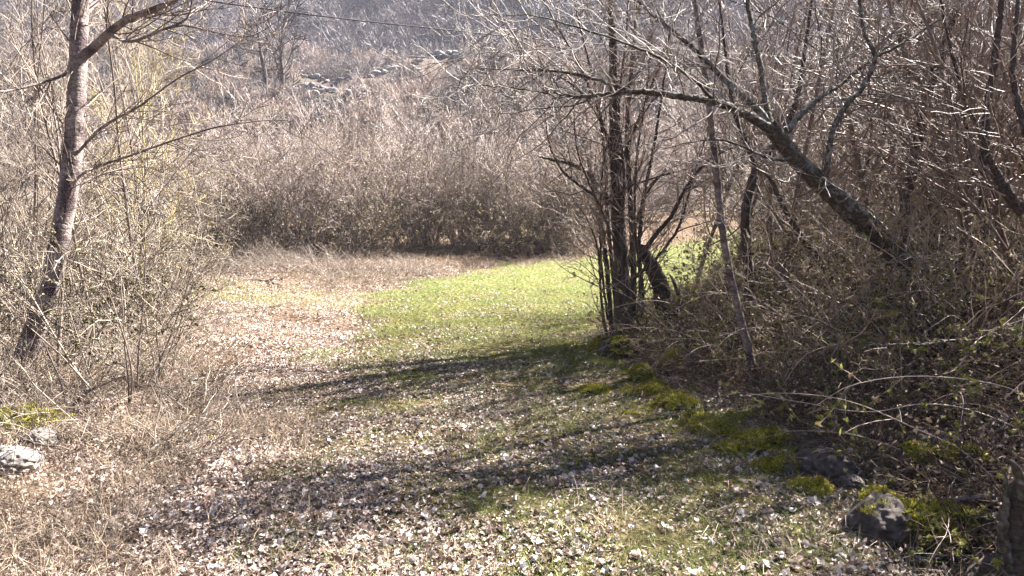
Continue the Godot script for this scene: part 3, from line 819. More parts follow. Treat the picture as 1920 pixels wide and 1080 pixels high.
	traced("thin_tree", "thin straight grey stem rising alone in front of the trunk clump", [Vector3(2.096, 0.128, -6.184), Vector3(1.979, 0.484, -6.220), Vector3(1.893, 0.799, -6.231), Vector3(1.804, 1.156, -6.237), Vector3(1.738, 1.510, -6.242), Vector3(1.688, 1.949, -6.266), Vector3(1.630, 2.429, -6.293), Vector3(1.565, 2.860, -6.306), Vector3(1.500, 3.195, -6.289), Vector3(1.466, 3.497, -6.320), Vector3(1.386, 3.975, -6.267)], [0.036, 0.034, 0.032, 0.031, 0.03, 0.029, 0.027, 0.024, 0.02, 0.018, 0.008], "smooth", [], R, 4.0, 0.7, 2, 0.35)
	traced("thin_tree", "forked dark stem between the lone thin stem and the leaning trunk", [Vector3(2.635, 0.670, -8.148), Vector3(2.565, 1.192, -8.200), Vector3(2.553, 1.598, -8.241), Vector3(2.611, 1.888, -8.269), Vector3(2.693, 2.120, -8.293), Vector3(2.845, 2.323, -8.313), Vector3(3.089, 2.758, -8.356), Vector3(3.206, 3.396, -8.420), Vector3(3.323, 4.266, -8.507)], [0.06, 0.052, 0.05, 0.048, 0.045, 0.038, 0.03, 0.02, 0.01], "dark", [[[Vector3(2.681, 2.108, -8.291), Vector3(2.534, 2.342, -8.214), Vector3(2.360, 2.729, -8.152), Vector3(2.246, 3.274, -8.106), Vector3(2.190, 3.833, -8.162)], [0.034, 0.03, 0.024, 0.016, 0.008]]], R, 8.0, 1.0, 2, 0.3)
	traced("thin_tree", "tall brown stem slanting up right behind the leaning trunk", [Vector3(3.644, 0.987, -7.175), Vector3(3.736, 1.445, -7.220), Vector3(3.818, 1.903, -7.266), Vector3(3.900, 2.311, -7.307), Vector3(4.018, 2.820, -7.358), Vector3(4.171, 3.279, -7.403), Vector3(4.299, 3.635, -7.439), Vector3(4.504, 4.246, -7.500)], [0.054, 0.0504, 0.0475, 0.0432, 0.0389, 0.0331, 0.0288, 0.0144], "dark", [[[Vector3(3.818, 1.903, -7.266), Vector3(3.937, 2.201, -7.195), Vector3(3.981, 2.489, -7.124), Vector3(4.071, 2.916, -7.066)], [0.0252, 0.0216, 0.0158, 0.0072]], [[Vector3(3.982, 2.667, -7.342), Vector3(3.840, 3.044, -7.480), Vector3(3.840, 3.482, -7.625), Vector3(3.839, 4.144, -7.791)], [0.0245, 0.0202, 0.0158, 0.0072]]], R, 8.0, 1.0, 2, 0.25)
	traced("thin_tree", "upright dark stem near the picture's right edge among the brambles", [Vector3(3.805, 0.749, -5.945), Vector3(3.796, 1.174, -5.987), Vector3(3.779, 1.598, -6.030), Vector3(3.775, 2.023, -6.072), Vector3(3.805, 2.447, -6.114), Vector3(3.873, 2.914, -6.161), Vector3(3.924, 3.381, -6.208), Vector3(3.967, 3.890, -6.258)], [0.0413, 0.0375, 0.036, 0.033, 0.03, 0.0255, 0.021, 0.0105], "dark", [[[Vector3(3.779, 1.895, -6.059), Vector3(3.707, 2.245, -6.195), Vector3(3.702, 2.651, -6.336), Vector3(3.628, 3.202, -6.491), Vector3(3.583, 3.648, -6.536)], [0.0225, 0.0195, 0.0165, 0.012, 0.006]]], R, 8.0, 0.95, 2, 0.25)
	traced("thin_tree", "thick blackish crooked stem leaning in from the picture's right edge", [Vector3(4.299, 0.682, -5.335), Vector3(4.069, 1.178, -5.385), Vector3(3.839, 1.465, -5.413), Vector3(3.677, 1.606, -5.427), Vector3(3.547, 1.770, -5.444), Vector3(3.462, 1.942, -5.461), Vector3(3.378, 2.152, -5.482), Vector3(3.343, 2.376, -5.605)], [0.0562, 0.0525, 0.0465, 0.042, 0.0375, 0.0225, 0.0165, 0.0075], "dark", [[[Vector3(3.723, 1.568, -5.424), Vector3(3.743, 1.866, -5.453), Vector3(3.704, 2.171, -5.484), Vector3(3.675, 2.571, -5.624), Vector3(3.762, 3.024, -5.770), Vector3(3.890, 3.534, -5.921)], [0.0338, 0.0285, 0.0255, 0.021, 0.0165, 0.0075]]], R, 8.0, 0.9, 2, 0.25)
	traced("thin_tree", "low dark stem arching left out of the bramble beneath the leaning trunk", [Vector3(3.404, 0.308, -7.509), Vector3(3.323, 0.738, -7.552), Vector3(3.160, 1.060, -7.584), Vector3(2.917, 1.383, -7.616), Vector3(2.755, 1.652, -7.643), Vector3(2.593, 1.974, -7.675), Vector3(2.377, 2.135, -7.691)], [0.05, 0.045, 0.04, 0.034, 0.028, 0.02, 0.008], "dark", [], R, 8.0, 0.9, 2, 0.2)


# entries: [x, d, turn, size, label, group]; the first of each prototype is the prototype itself
func plant(protos: Array, rows: Array) -> void:
	var used := {}
	for i in rows.size():
		var r: Array = rows[i]
		var k := i % protos.size()
		var p: Node3D = protos[k]
		if used.has(k):
			var o := copy(p, on_ground(r[0], r[1], -0.04), r[2], r[3], r[4], r[5])
			if r[5]: alike.append([o, r[4]])
		else:
			used[k] = true
			p.position = on_ground(r[0], r[1], -0.04)
			p.rotation.y = r[2]
			p.scale = Vector3.ONE * r[3]
			tag(p, r[4], "", r[5])
			if r[5]: alike.append([p, r[4]])

func scattered(n: int, x0: float, x1: float, d0: float, d1: float, apart: float, fits: Callable) -> Array:
	var out := []
	for tries in 4000:
		if out.size() >= n: break
		var p := Vector2(rf(x0, x1), rf(d0, d1))
		if not fits.call(p): continue
		var ok := true
		for q in out:
			if p.distance_to(q) < apart: ok = false
		if ok: out.append(p)
	return out

func planting() -> void:
	# the hedge of bare bushes across the end of the track
	var B := style(PINK, 0.22, 0.03, [0.0, 6.5, 5.5, 5.0], 0.75, 0.46, 0.0042, 0.16, 0.1)
	var lc := [Color(0.42, 0.36, 0.27), Color(0.5, 0.42, 0.33), Color(0.28, 0.25, 0.13), Color(0.2, 0.18, 0.08)]
	var bushes := []
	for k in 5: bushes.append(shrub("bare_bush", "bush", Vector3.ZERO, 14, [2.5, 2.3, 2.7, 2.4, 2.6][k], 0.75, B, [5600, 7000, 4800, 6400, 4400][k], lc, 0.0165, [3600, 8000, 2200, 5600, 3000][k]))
	var rows := []
	var front := ["pinkish brown bare bush at the hedge end nearest the left thicket", "pale twiggy bush with a dark hollow at its foot", "dense grey brown bush beside the one with the hollow", "wide bushy shrub behind the middle of the dry bank", "reddish twigged bush left of the upright brown shoots", "bush with many upright brown shoots along the track edge", "olive speckled bush close left of the trunk clump", "dark leafy bush directly behind the trunk clump"]
	for i in 8:
		rows.append([[-7.2, -5.7, -4.5, -3.3, -1.95, -0.85, 0.3, 1.4][i], [17.6, 16.3, 16.0, 16.6, 18.0, 18.5, 19.0, 19.8][i], rf(0, TAU), [0.8, 0.98, 1.05, 0.98, 0.8, 0.86, 0.92, 1.05][i], front[i], ""])
	for q in [[-6.4, 18.2], [-5.0, 17.4], [-3.8, 17.7], [-2.6, 18.4], [-1.4, 19.2], [-0.2, 19.7], [0.9, 20.3], [2.2, 21.0], [-8.2, 18.4]]:
		rows.append([q[0], q[1], rf(0, TAU), rf(0.9, 1.12), "bare hedge bush", "bushes of the hedge"])
	plant(bushes, rows)
	rows = []
	var second := scattered(46, -17, 19, 18.5, 37, 1.25, func(p): return p.x < track_left(p.y) - 0.8 or p.y > 27.0)
	for p in second:
		rows.append([p.x, p.y, rf(0, TAU), rf(0.85, 1.15) * (1.0 + maxf(p.y - 24, 0) * 0.014), "bare grey scrub bush", "bushes of the scrub behind the hedge"])
	var more := []
	var B2 := style(ASH, 0.22, 0.04, [0.0, 6.0, 5.0, 5.0], 0.7, 0.46, 0.0062, 0.2, 0.0)
	for k in 4: more.append(shrub("grey_bush", "bush", Vector3.ZERO, 13, [2.7, 2.4, 3.0, 2.5][k], 0.7, B2, [1500, 2200, 900, 1200][k], [Color(0.33, 0.28, 0.23), Color(0.26, 0.21, 0.17)], 0.026))
	plant(more, rows)

	var V := style(PINK, 0.3, 0.02, [0.0, 6.5, 5.5, 5.0], 0.9, 0.46, 0.004, 0.14, 0.0)
	var skirts := []
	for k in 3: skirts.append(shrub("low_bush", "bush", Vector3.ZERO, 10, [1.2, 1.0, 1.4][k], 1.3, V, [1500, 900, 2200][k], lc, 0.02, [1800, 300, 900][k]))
	rows = []
	for i in 17:
		var x := -8.2 + i * 0.62
		rows.append([x + rf() * 0.2, 15.5 + 0.11 * (x + 8.0) * (x + 8.0) * 0.35 + rf(0, 0.8), rf(0, TAU), rf(0.75, 1.1), "low twiggy hedge foot bush", "low bushes at the foot of the hedge"])
	plant(skirts, rows)

	# the pale thicket at the left
	var P := style(PALE, 0.2, 0.05, [0.0, 6.0, 5.0, 4.2], 0.65, 0.38, 0.003, 0.13, 0.08)
	var slim := []
	for k in 5: slim.append(sapling("bare_sapling", "sapling", Vector3.ZERO, [4.6, 3.8, 5.2, 3.4, 4.2][k], 0.02, P, Vector3(rf(), 0, rf()) * 0.12))
	rows = []
	for p in scattered(40, -10.5, -3.3, 6.2, 14, 0.55, func(p): return p.x < -0.42 * p.y - 0.45 and p.x > -0.85 * p.y - 1.0):
		rows.append([p.x, p.y, rf(0, TAU), rf(0.8, 1.15), "thin pale sapling", "saplings of the pale thicket"])
	plant(slim, rows)
	var Q := style(PALE, 0.28, 0.02, [0.0, 6.5, 5.5, 5.0], 0.85, 0.46, 0.003, 0.12, 0.05)
	var low := []
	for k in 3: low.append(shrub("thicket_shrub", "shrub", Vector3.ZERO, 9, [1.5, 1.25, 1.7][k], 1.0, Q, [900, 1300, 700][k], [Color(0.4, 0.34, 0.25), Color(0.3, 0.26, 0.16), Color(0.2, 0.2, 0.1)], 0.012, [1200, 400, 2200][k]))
	rows = []
	for p in scattered(38, -9.5, -2.4, 5.6, 13.5, 0.66, func(p): return p.x < -0.415 * p.y - 0.4 and p.x > -0.8 * p.y - 0.6):
		rows.append([p.x, p.y, rf(0, TAU), rf(0.75, 1.15), "low tangled pale shrub", "low shrubs of the pale thicket"])
	plant(low, rows)

	var OCHRE := style([Color(0.3, 0.26, 0.1), Color(0.36, 0.31, 0.15), Color(0.16, 0.12, 0.08)], 0.24, 0.04, [0.0, 6.5, 6.0, 4.5], 0.75, 0.4, 0.003, 0.12, 0.2)
	var yellow := []
	for k in 3: yellow.append(sapling("lichened_sapling", "sapling", Vector3.ZERO, [4.0, 3.4, 3.8][k], 0.02, OCHRE))
	plant(yellow, [[-5.3, 10.6, 0.4, 1.0, "sapling with yellow lichened twigs right of the slender tree", ""], [-6.1, 11.8, 2.0, 1.05, "yellowish lichened sapling standing behind the one right of the slender tree", ""], [-4.7, 9.4, 4.0, 0.85, "short yellowish lichened sapling at the thicket's edge facing the track", ""]])
	var ivy := [shrub("dark_bush", "shrub", Vector3.ZERO, 9, 1.25, 1.1, Q, 900, [Color(0.3, 0.27, 0.18), Color(0.16, 0.17, 0.09)], 0.012, 5200)]
	plant(ivy, [[-4.55, 8.6, 0.0, 1.0, "dark leafy low bush at the foot of the pale thicket beside the track", ""], [-5.5, 9.6, 2.1, 1.1, "second dark leafy bush deeper in the pale thicket", ""], [-6.9, 15.3, 4.0, 1.1, "dark leafy bush between the pale thicket and the hedge", ""]])
	# the brown thicket at the right
	var R := style(BROWN, 0.22, 0.04, [0.0, 6.0, 5.2, 4.4], 0.75, 0.42, 0.0021, 0.12, 0.05)
	var brown := []
	for k in 6: brown.append(sapling("brown_sapling", "sapling", Vector3.ZERO, [4.4, 3.6, 5.0, 4.0, 3.2, 4.7][k], 0.028, R, Vector3(rf(), 0, rf()) * 0.25))
	rows = []
	for p in scattered(46, 1.7, 11, 5.4, 14.5, 0.6, func(p): return p.x > track_right(p.y) + 0.5 + (1.1 if p.y < 7.5 else 0.0) and p.x < 0.85 * p.y + 1.5 and not (p.x / p.y < 0.27 and p.y > 10.2) and p.x > 0.22 * p.y):
		rows.append([p.x, p.y, rf(0, TAU), rf(0.8, 1.15) * (1.0 + 0.5 * smoothstep(3.8, 5.2, p.x)), "thin brown sapling", "saplings of the brown thicket"])
	plant(brown, rows)
	var R2 := style(BROWN, 0.24, 0.03, [0.0, 6.5, 5.5, 5.0], 0.8, 0.46, 0.0036, 0.14, 0.0)
	var MIXED := BROWN + [Color(0.3, 0.24, 0.19)]
	var U := style(MIXED, 0.3, 0.0, [0.0, 6.5, 5.5, 5.0], 0.9, 0.44, 0.0028, 0.11, 0.05)
	var tangle := []
	for k in 3: tangle.append(shrub("tangled_shrub", "shrub", Vector3.ZERO, 8, [1.3, 1.1, 1.5][k], 1.2, U, [1500, 1000, 2000][k], [Color(0.3, 0.24, 0.17), Color(0.2, 0.2, 0.06), Color(0.24, 0.17, 0.12)], 0.014, [900, 300, 1500][k]))
	rows = []
	for p in scattered(64, 1.6, 10.5, 4.6, 14.5, 0.55, func(p): return p.x > track_right(p.y) + 0.5 and p.x < 0.8 * p.y + 1.0 and not (p.x / p.y < 0.29 and p.y > 9.6) and p.x > 0.2 * p.y):
		rows.append([p.x, p.y, rf(0, TAU), rf(0.7, 1.1), "tangled brown shrub", "tangled shrubs of the shady bank"])
	for q in [[2.55, 5.15], [3.0, 5.35], [3.35, 5.5], [3.7, 5.35], [4.1, 5.7], [2.75, 5.8], [3.2, 5.95]]: rows.append([q[0], q[1], rf(0, TAU), rf(0.95, 1.2), "tangled brown shrub", "tangled shrubs of the shady bank"])
	plant(tangle, rows)
	var back := []
	for k in 3: back.append(shrub("brown_bush", "shrub", Vector3.ZERO, 12, [2.6, 2.2, 3.0][k], 0.8, R2, [1500, 800, 2400][k], [Color(0.26, 0.2, 0.14), Color(0.16, 0.15, 0.06)], 0.016, [800, 0, 1500][k]))
	rows = []
	for p in scattered(20, 3.6, 13.5, 11.5, 16.5, 0.95, func(p): return p.x > 0.335 * p.y and p.x < 0.82 * p.y):
		rows.append([p.x, p.y, rf(0, TAU), rf(0.85, 1.15), "brown many stemmed bush", "brown bushes between the thicket and the meadow"])
	plant(back, rows)
	# brambles
	var green := [Color(0.13, 0.15, 0.03), Color(0.2, 0.2, 0.05), Color(0.1, 0.12, 0.03), Color(0.26, 0.2, 0.12)]
	var cane := [Color(0.22, 0.155, 0.125), Color(0.34, 0.265, 0.215), Color(0.15, 0.095, 0.078), Color(0.42, 0.34, 0.28)]
	var br := []
	for k in 4: br.append(bramble("bramble", Vector3.ZERO, 9, 1.5, cane, [700, 200, 1000, 400][k], green))
	rows = []
	for p in scattered(52, 1.8, 7.0, 3.7, 9.5, 0.36, func(p): return p.x > track_right(p.y) + 0.45 and p.x < 0.78 * p.y + 0.4):
		rows.append([p.x, p.y, rf(0, TAU), rf(0.6, 1.15), "arching reddish bramble", "brambles of the shady bank"])
	plant(br, rows)
	var br2 := []
	for k in 2: br2.append(bramble("bramble", Vector3.ZERO, 8, 1.3, PALE, 30, green))
	rows = []
	for p in scattered(28, -7, -1.9, 4.2, 9.5, 0.45, func(p): return p.x < minf(track_left(p.y) - 0.7, -0.39 * p.y - 0.3 if p.y > 6.2 else 0.0) and p.x > -0.8 * p.y):
		rows.append([p.x, p.y, rf(0, TAU), rf(0.6, 0.95), "bleached arching bramble", "bleached brambles"])
	plant(br2, rows)
	# knee high litter of twigs on the shady bank, too tangled to count
	for k in 3:
		var s := Shape.new()
		var T := style(DULL, 0.3, 0.0, [0.0, 5.0], 0.9, 0.5, 0.0022, 0.08, 0.1)
		for j in 26:
			var a := rf(0, TAU)
			grow(s, Vector3(rf() * 0.25, rf(0, 0.06), rf() * 0.25), Vector3(cos(a), rf(0.0, 0.8), sin(a)).normalized(), rf(0.15, 0.5), 0.003, 1, T)
		var w := []
		for i in 210:
			var d := rf(3.4, 11.0)
			var x: float = track_right(d) + 0.35 + 4.5 * pow(rng.randf(), 1.3)
			if x > 0.85 * d + 0.6: continue
			w.append(Transform3D(Basis(Vector3.UP, rf(0, TAU)) * rf(0.6, 1.25), on_ground(x, d)))
		tag(many("undergrowth", s.mesh(), M.matt, w, []), "litter of broken brown twigs covering the shady bank", "undergrowth", "twig litter")
		var spots := []
		for j in 90: spots.append(Vector3(rf() * 0.3, rf(0.0, 0.4), rf() * 0.3))
		w = []
		for i in 110:
			var d := rf(3.6, 10.5)
			var x: float = track_right(d) + 0.35 + 4.5 * pow(rng.randf(), 1.3)
			if x > 0.85 * d + 0.6: continue
			w.append(Transform3D(Basis(Vector3.UP, rf(0, TAU)) * rf(0.6, 1.25), on_ground(x, d)))
		tag(many("caught_leaves", leaf_bits(spots, 110, 0.013, [Color(0.42, 0.34, 0.27), Color(0.28, 0.2, 0.14), Color(0.16, 0.15, 0.04)]).mesh(), M.leaf, w, []), "dead leaves caught in the twigs of the shady bank", "leaf litter", "leaves caught in the shady bank")
		var s2 := Shape.new()
		var T2 := style(PALE, 0.3, 0.0, [0.0, 5.0], 0.9, 0.5, 0.0022, 0.08, 0.1)
		for j in 16:
			var a := rf(0, TAU)
			grow(s2, Vector3(rf() * 0.25, rf(0, 0.06), rf() * 0.25), Vector3(cos(a), rf(0.0, 0.9), sin(a)).normalized(), rf(0.15, 0.6), 0.003, 1, T2)
		w = []
		for i in 190:
			var d := rf(4.6, 15.5)
			var x: float = track_left(d) - 0.5 - 5.0 * rng.randf()
			if x < -0.85 * d - 0.5 or d < 13.2 and x > -0.39 * d - 0.1: continue
			w.append(Transform3D(Basis(Vector3.UP, rf(0, TAU)) * rf(0.6, 1.25), on_ground(x, d)))
		tag(many("undergrowth", s2.mesh(), M.twig, w, []), "litter of bleached broken twigs over the dry bank", "undergrowth", "twig litter of the dry bank")

func stick(label: String, p: Array, w: Array, how: String) -> void:
	var t := thing("fallen_branch", label, "branch", p[0])
	limb("branch_wood", p, w, how, t, 7)

func build_stones() -> void:
	var g := Color(0.2, 0.172, 0.155)
	var pale := Color(0.33, 0.305, 0.285)
	var rows := [
		["boulder", Vector2(1.90, 3.73), Vector3(0.22, 0.14, 0.18), 3, 0.2, g * 0.8, "big bare grey boulder beside the dark hollow at the bank's foot"],
		["stone", Vector2(1.90, 4.43), Vector3(0.2, 0.14, 0.16), 4, 0.0, g * 0.6, "dark purplish stone under twigs behind the small moss cushion"],
		["stone", Vector2(1.97, 4.25), Vector3(0.09, 0.06, 0.08), 5, 0.0, g * 0.9, "small blue grey stone touching the big boulder"],
		["mossy_stone", Vector2(1.59, 4.95), Vector3(0.13, 0.0792, 0.11), 6, 0.6, g, "round stone wholly covered in golden moss at the row's near end"],
		["mossy_stone", Vector2(1.49, 5.32), Vector3(0.18, 0.0648, 0.13), 7, 0.55, g, "broad moss capped stone with a black gap beneath it"],
		["mossy_stone", Vector2(1.36, 6.07), Vector3(0.2, 0.072, 0.16), 8, 0.62, g, "long low stone with yellow moss and dry grass on top"],
		["mossy_stone", Vector2(1.26, 7.12), Vector3(0.11, 0.108, 0.12), 9, 0.6, g, "narrow upright stone with stepped moss tufts"],
		["stone", Vector2(1.18, 6.48), Vector3(0.1, 0.06, 0.09), 10, 0.25, g, "small flat grey green stone under the upright mossy one"],
		["mossy_stone", Vector2(0.76, 6.62), Vector3(0.14, 0.036, 0.13), 11, 0.55, g, "flat mossy hump sunk in the grass beside the track"],
		["mossy_stone", Vector2(1.04, 6.56), Vector3(0.1, 0.0324, 0.09), 20, 0.5, g, "little moss hump between the flat one and the upright stone"],
		["mossy_stone", Vector2(1.71, 4.17), Vector3(0.11, 0.036, 0.09), 12, 0.6, g, "small bright green moss cushion left of the big boulder"],
		["stone", Vector2(1.61, 7.40), Vector3(0.24, 0.15, 0.2), 13, 0.1, g, "wide grey stone with pale leaves below the blackened trunk"],
		["mossy_stone", Vector2(1.13, 8.23), Vector3(0.28, 0.144, 0.2), 14, 0.5, g * 0.7, "dark mossy block at the foot of the trunk clump"],
		["mossy_stone", Vector2(1.96, 7.66), Vector3(0.25, 0.0864, 0.2), 21, 0.5, g * 0.8, "moss topped stone right of the blackened trunk's foot"],
		["pale_stone", Vector2(-2.89, 4.20), Vector3(0.16, 0.11, 0.13), 15, 0.0, pale, "bright white stone at the picture's left edge"],
		["pale_stone", Vector2(-2.98, 4.62), Vector3(0.12, 0.08, 0.1), 16, 0.0, pale * 0.9, "smaller whitish stone just behind the bright white one"],
		["mossy_stone", Vector2(-3.35, 4.97), Vector3(0.26, 0.072, 0.2), 17, 0.6, g, "yellow green moss mound at the slender tree's foot"],
		["stone", Vector2(-2.84, 5.96), Vector3(0.07, 0.1, 0.06), 18, 0.0, g * 1.4, "small upright grey stone standing in the dry grass"],
		["stone", Vector2(2.51, 4.21), Vector3(0.24, 0.18, 0.2), 19, 0.15, g * 0.55, "dark stone half buried in brambles above the hollow"],
		["mossy_stone", Vector2(2.21, 3.67), Vector3(0.26, 0.14, 0.18), 22, 0.45, g * 0.7, "mossy ledge stone overhanging the dark hollow"],
		["stone", Vector2(0.50, 7.08), Vector3(0.05, 0.03, 0.05), 23, 0.0, g, "tiny grey stone lying alone in the track's grass"],
	]
	for r in rows:
		var c: Color = r[5]
		c.a = 1.0
		stone(r[0], r[1].x, r[1].y, r[2], r[3], r[4], c, r[6], 0.0, r[3] * 1.3)
	var small := ["flat mossy stone wedged behind the long low one", "thin mossy slab leaning on the round golden stone", "mossy cobble filling the gap before the broad capped stone", "half sunk mossy stone between the round stone and the moss cushion", "low mossy stone on the bank above the broad capped one", "mossy lump just below the upright stepped stone", "dull mossy stone near the dark purplish one", "mossy fragment on the bank behind the round golden stone"]
	for k in 8:
		var q: Vector2 = [Vector2(1.23, 6.42), Vector2(1.47, 4.90), Vector2(1.41, 5.52), Vector2(1.66, 4.57), Vector2(1.75, 5.67), Vector2(1.32, 6.62), Vector2(1.74, 4.48), Vector2(1.79, 5.13)][k]
		var gg := g * rf(0.7, 1.1)
		gg.a = 1.0
		stone("mossy_stone", q.x, q.y, Vector3(rf(0.08, 0.15), rf(0.04, 0.08), rf(0.07, 0.12)), 60 + k, rf(0.4, 0.65), gg, small[k], 0.0, k * 1.1)
	stone("boulder", -9.1, 18.5, Vector3(0.6, 0.5, 0.5), 24, 0.05, pale * 0.8, "large weathered pale boulder showing through the left thicket", 0.9)
	stone("pale_stone", -6.9, 13.6, Vector3(0.25, 0.16, 0.2), 25, 0.0, pale, "white stone glinting low in the thicket beneath the pale boulder", 0.4)
	# broken stump at the right edge
	var t := thing("broken_stump", "broken weathered grey stump standing at the right edge over the hollow", "stump", Vector3(2.217, 0.000, -3.157))
	limb("stump_wood", [Vector3(2.240, -0.105, -3.146), Vector3(2.224, 0.082, -3.165), Vector3(2.217, 0.245, -3.181), Vector3(2.224, 0.374, -3.194), Vector3(2.240, 0.420, -3.199)], [0.1, 0.07, 0.058, 0.045, 0.012], "dark", t, 12)
	limb("splinter", [Vector3(2.157, -0.043, -3.122), Vector3(2.148, 0.119, -3.138), Vector3(2.139, 0.234, -3.150), Vector3(2.157, 0.373, -3.164), Vector3(2.148, 0.477, -3.174)], [0.05, 0.026, 0.022, 0.014, 0.003], "lichen", t, 8)
	limb("splinter", [Vector3(2.229, -0.010, -3.105), Vector3(2.241, 0.220, -3.128), Vector3(2.223, 0.381, -3.144), Vector3(2.183, 0.496, -3.156), Vector3(2.156, 0.537, -3.160)], [0.05, 0.03, 0.026, 0.018, 0.004], "lichen", t, 8)
	limb("root", [Vector3(2.205, 0.082, -3.165), Vector3(2.056, 0.082, -3.115), Vector3(1.945, 0.049, -3.061)], [0.05, 0.035, 0.015], "dark", t, 8)
	stick("thick grey stick propped among the brambles above the dark stone", [Vector3(2.044, 0.004, -4.464), Vector3(2.224, 0.167, -4.480), Vector3(2.387, 0.346, -4.498), Vector3(2.519, 0.454, -4.559)], [0.012, 0.014, 0.017, 0.012], "dark")
	stick("pale broken stick lying level behind the big boulder", [Vector3(2.107, 0.109, -3.771), Vector3(2.301, 0.120, -3.772), Vector3(2.523, 0.137, -3.773)], [0.012, 0.016, 0.014], "smooth")
	stick("short pink stick poking out over the dark stone", [Vector3(2.186, 0.121, -4.174), Vector3(2.387, 0.192, -4.131)], [0.007, 0.011], "smooth")
	stick("long fallen bough slanting across the brambles near the right edge", [Vector3(2.906, 0.747, -5.543), Vector3(3.128, 0.711, -5.439), Vector3(3.340, 0.644, -5.331), Vector3(3.512, 0.495, -5.116)], [0.02, 0.026, 0.028, 0.03], "dark")
	stick("bent pale stick lifted from the dry grass near the slender tree", [Vector3(-3.532, -0.025, -5.265), Vector3(-3.255, 0.109, -5.278), Vector3(-3.109, 0.281, -5.295), Vector3(-2.956, 0.368, -5.304), Vector3(-2.783, 0.433, -5.310)], [0.011, 0.012, 0.011, 0.009, 0.007], "smooth")
	stick("curved bleached cane hooping low before the slender tree", [Vector3(-3.910, 0.295, -5.397), Vector3(-3.734, 0.431, -5.411), Vector3(-3.711, 0.268, -5.344), Vector3(-3.570, 0.147, -5.282), Vector3(-3.416, 0.090, -5.276), Vector3(-3.186, 0.097, -5.277), Vector3(-2.956, 0.090, -5.276)], [0.005, 0.006, 0.006, 0.006, 0.005, 0.005, 0.003], "smooth")
	stick("forked white stem standing in the dry grass by the bent stick", [Vector3(-3.108, 0.099, -5.177), Vector3(-3.165, 0.324, -5.199), Vector3(-3.210, 0.474, -5.214), Vector3(-3.315, 0.699, -5.236)], [0.008, 0.008, 0.007, 0.004], "smooth")
	stick("thin twig sticking up out of the hollow by the boulder", [Vector3(1.795, 0.070, -3.164), Vector3(1.783, 0.175, -3.174), Vector3(1.788, 0.234, -3.180)], [0.004, 0.004, 0.003], "smooth")

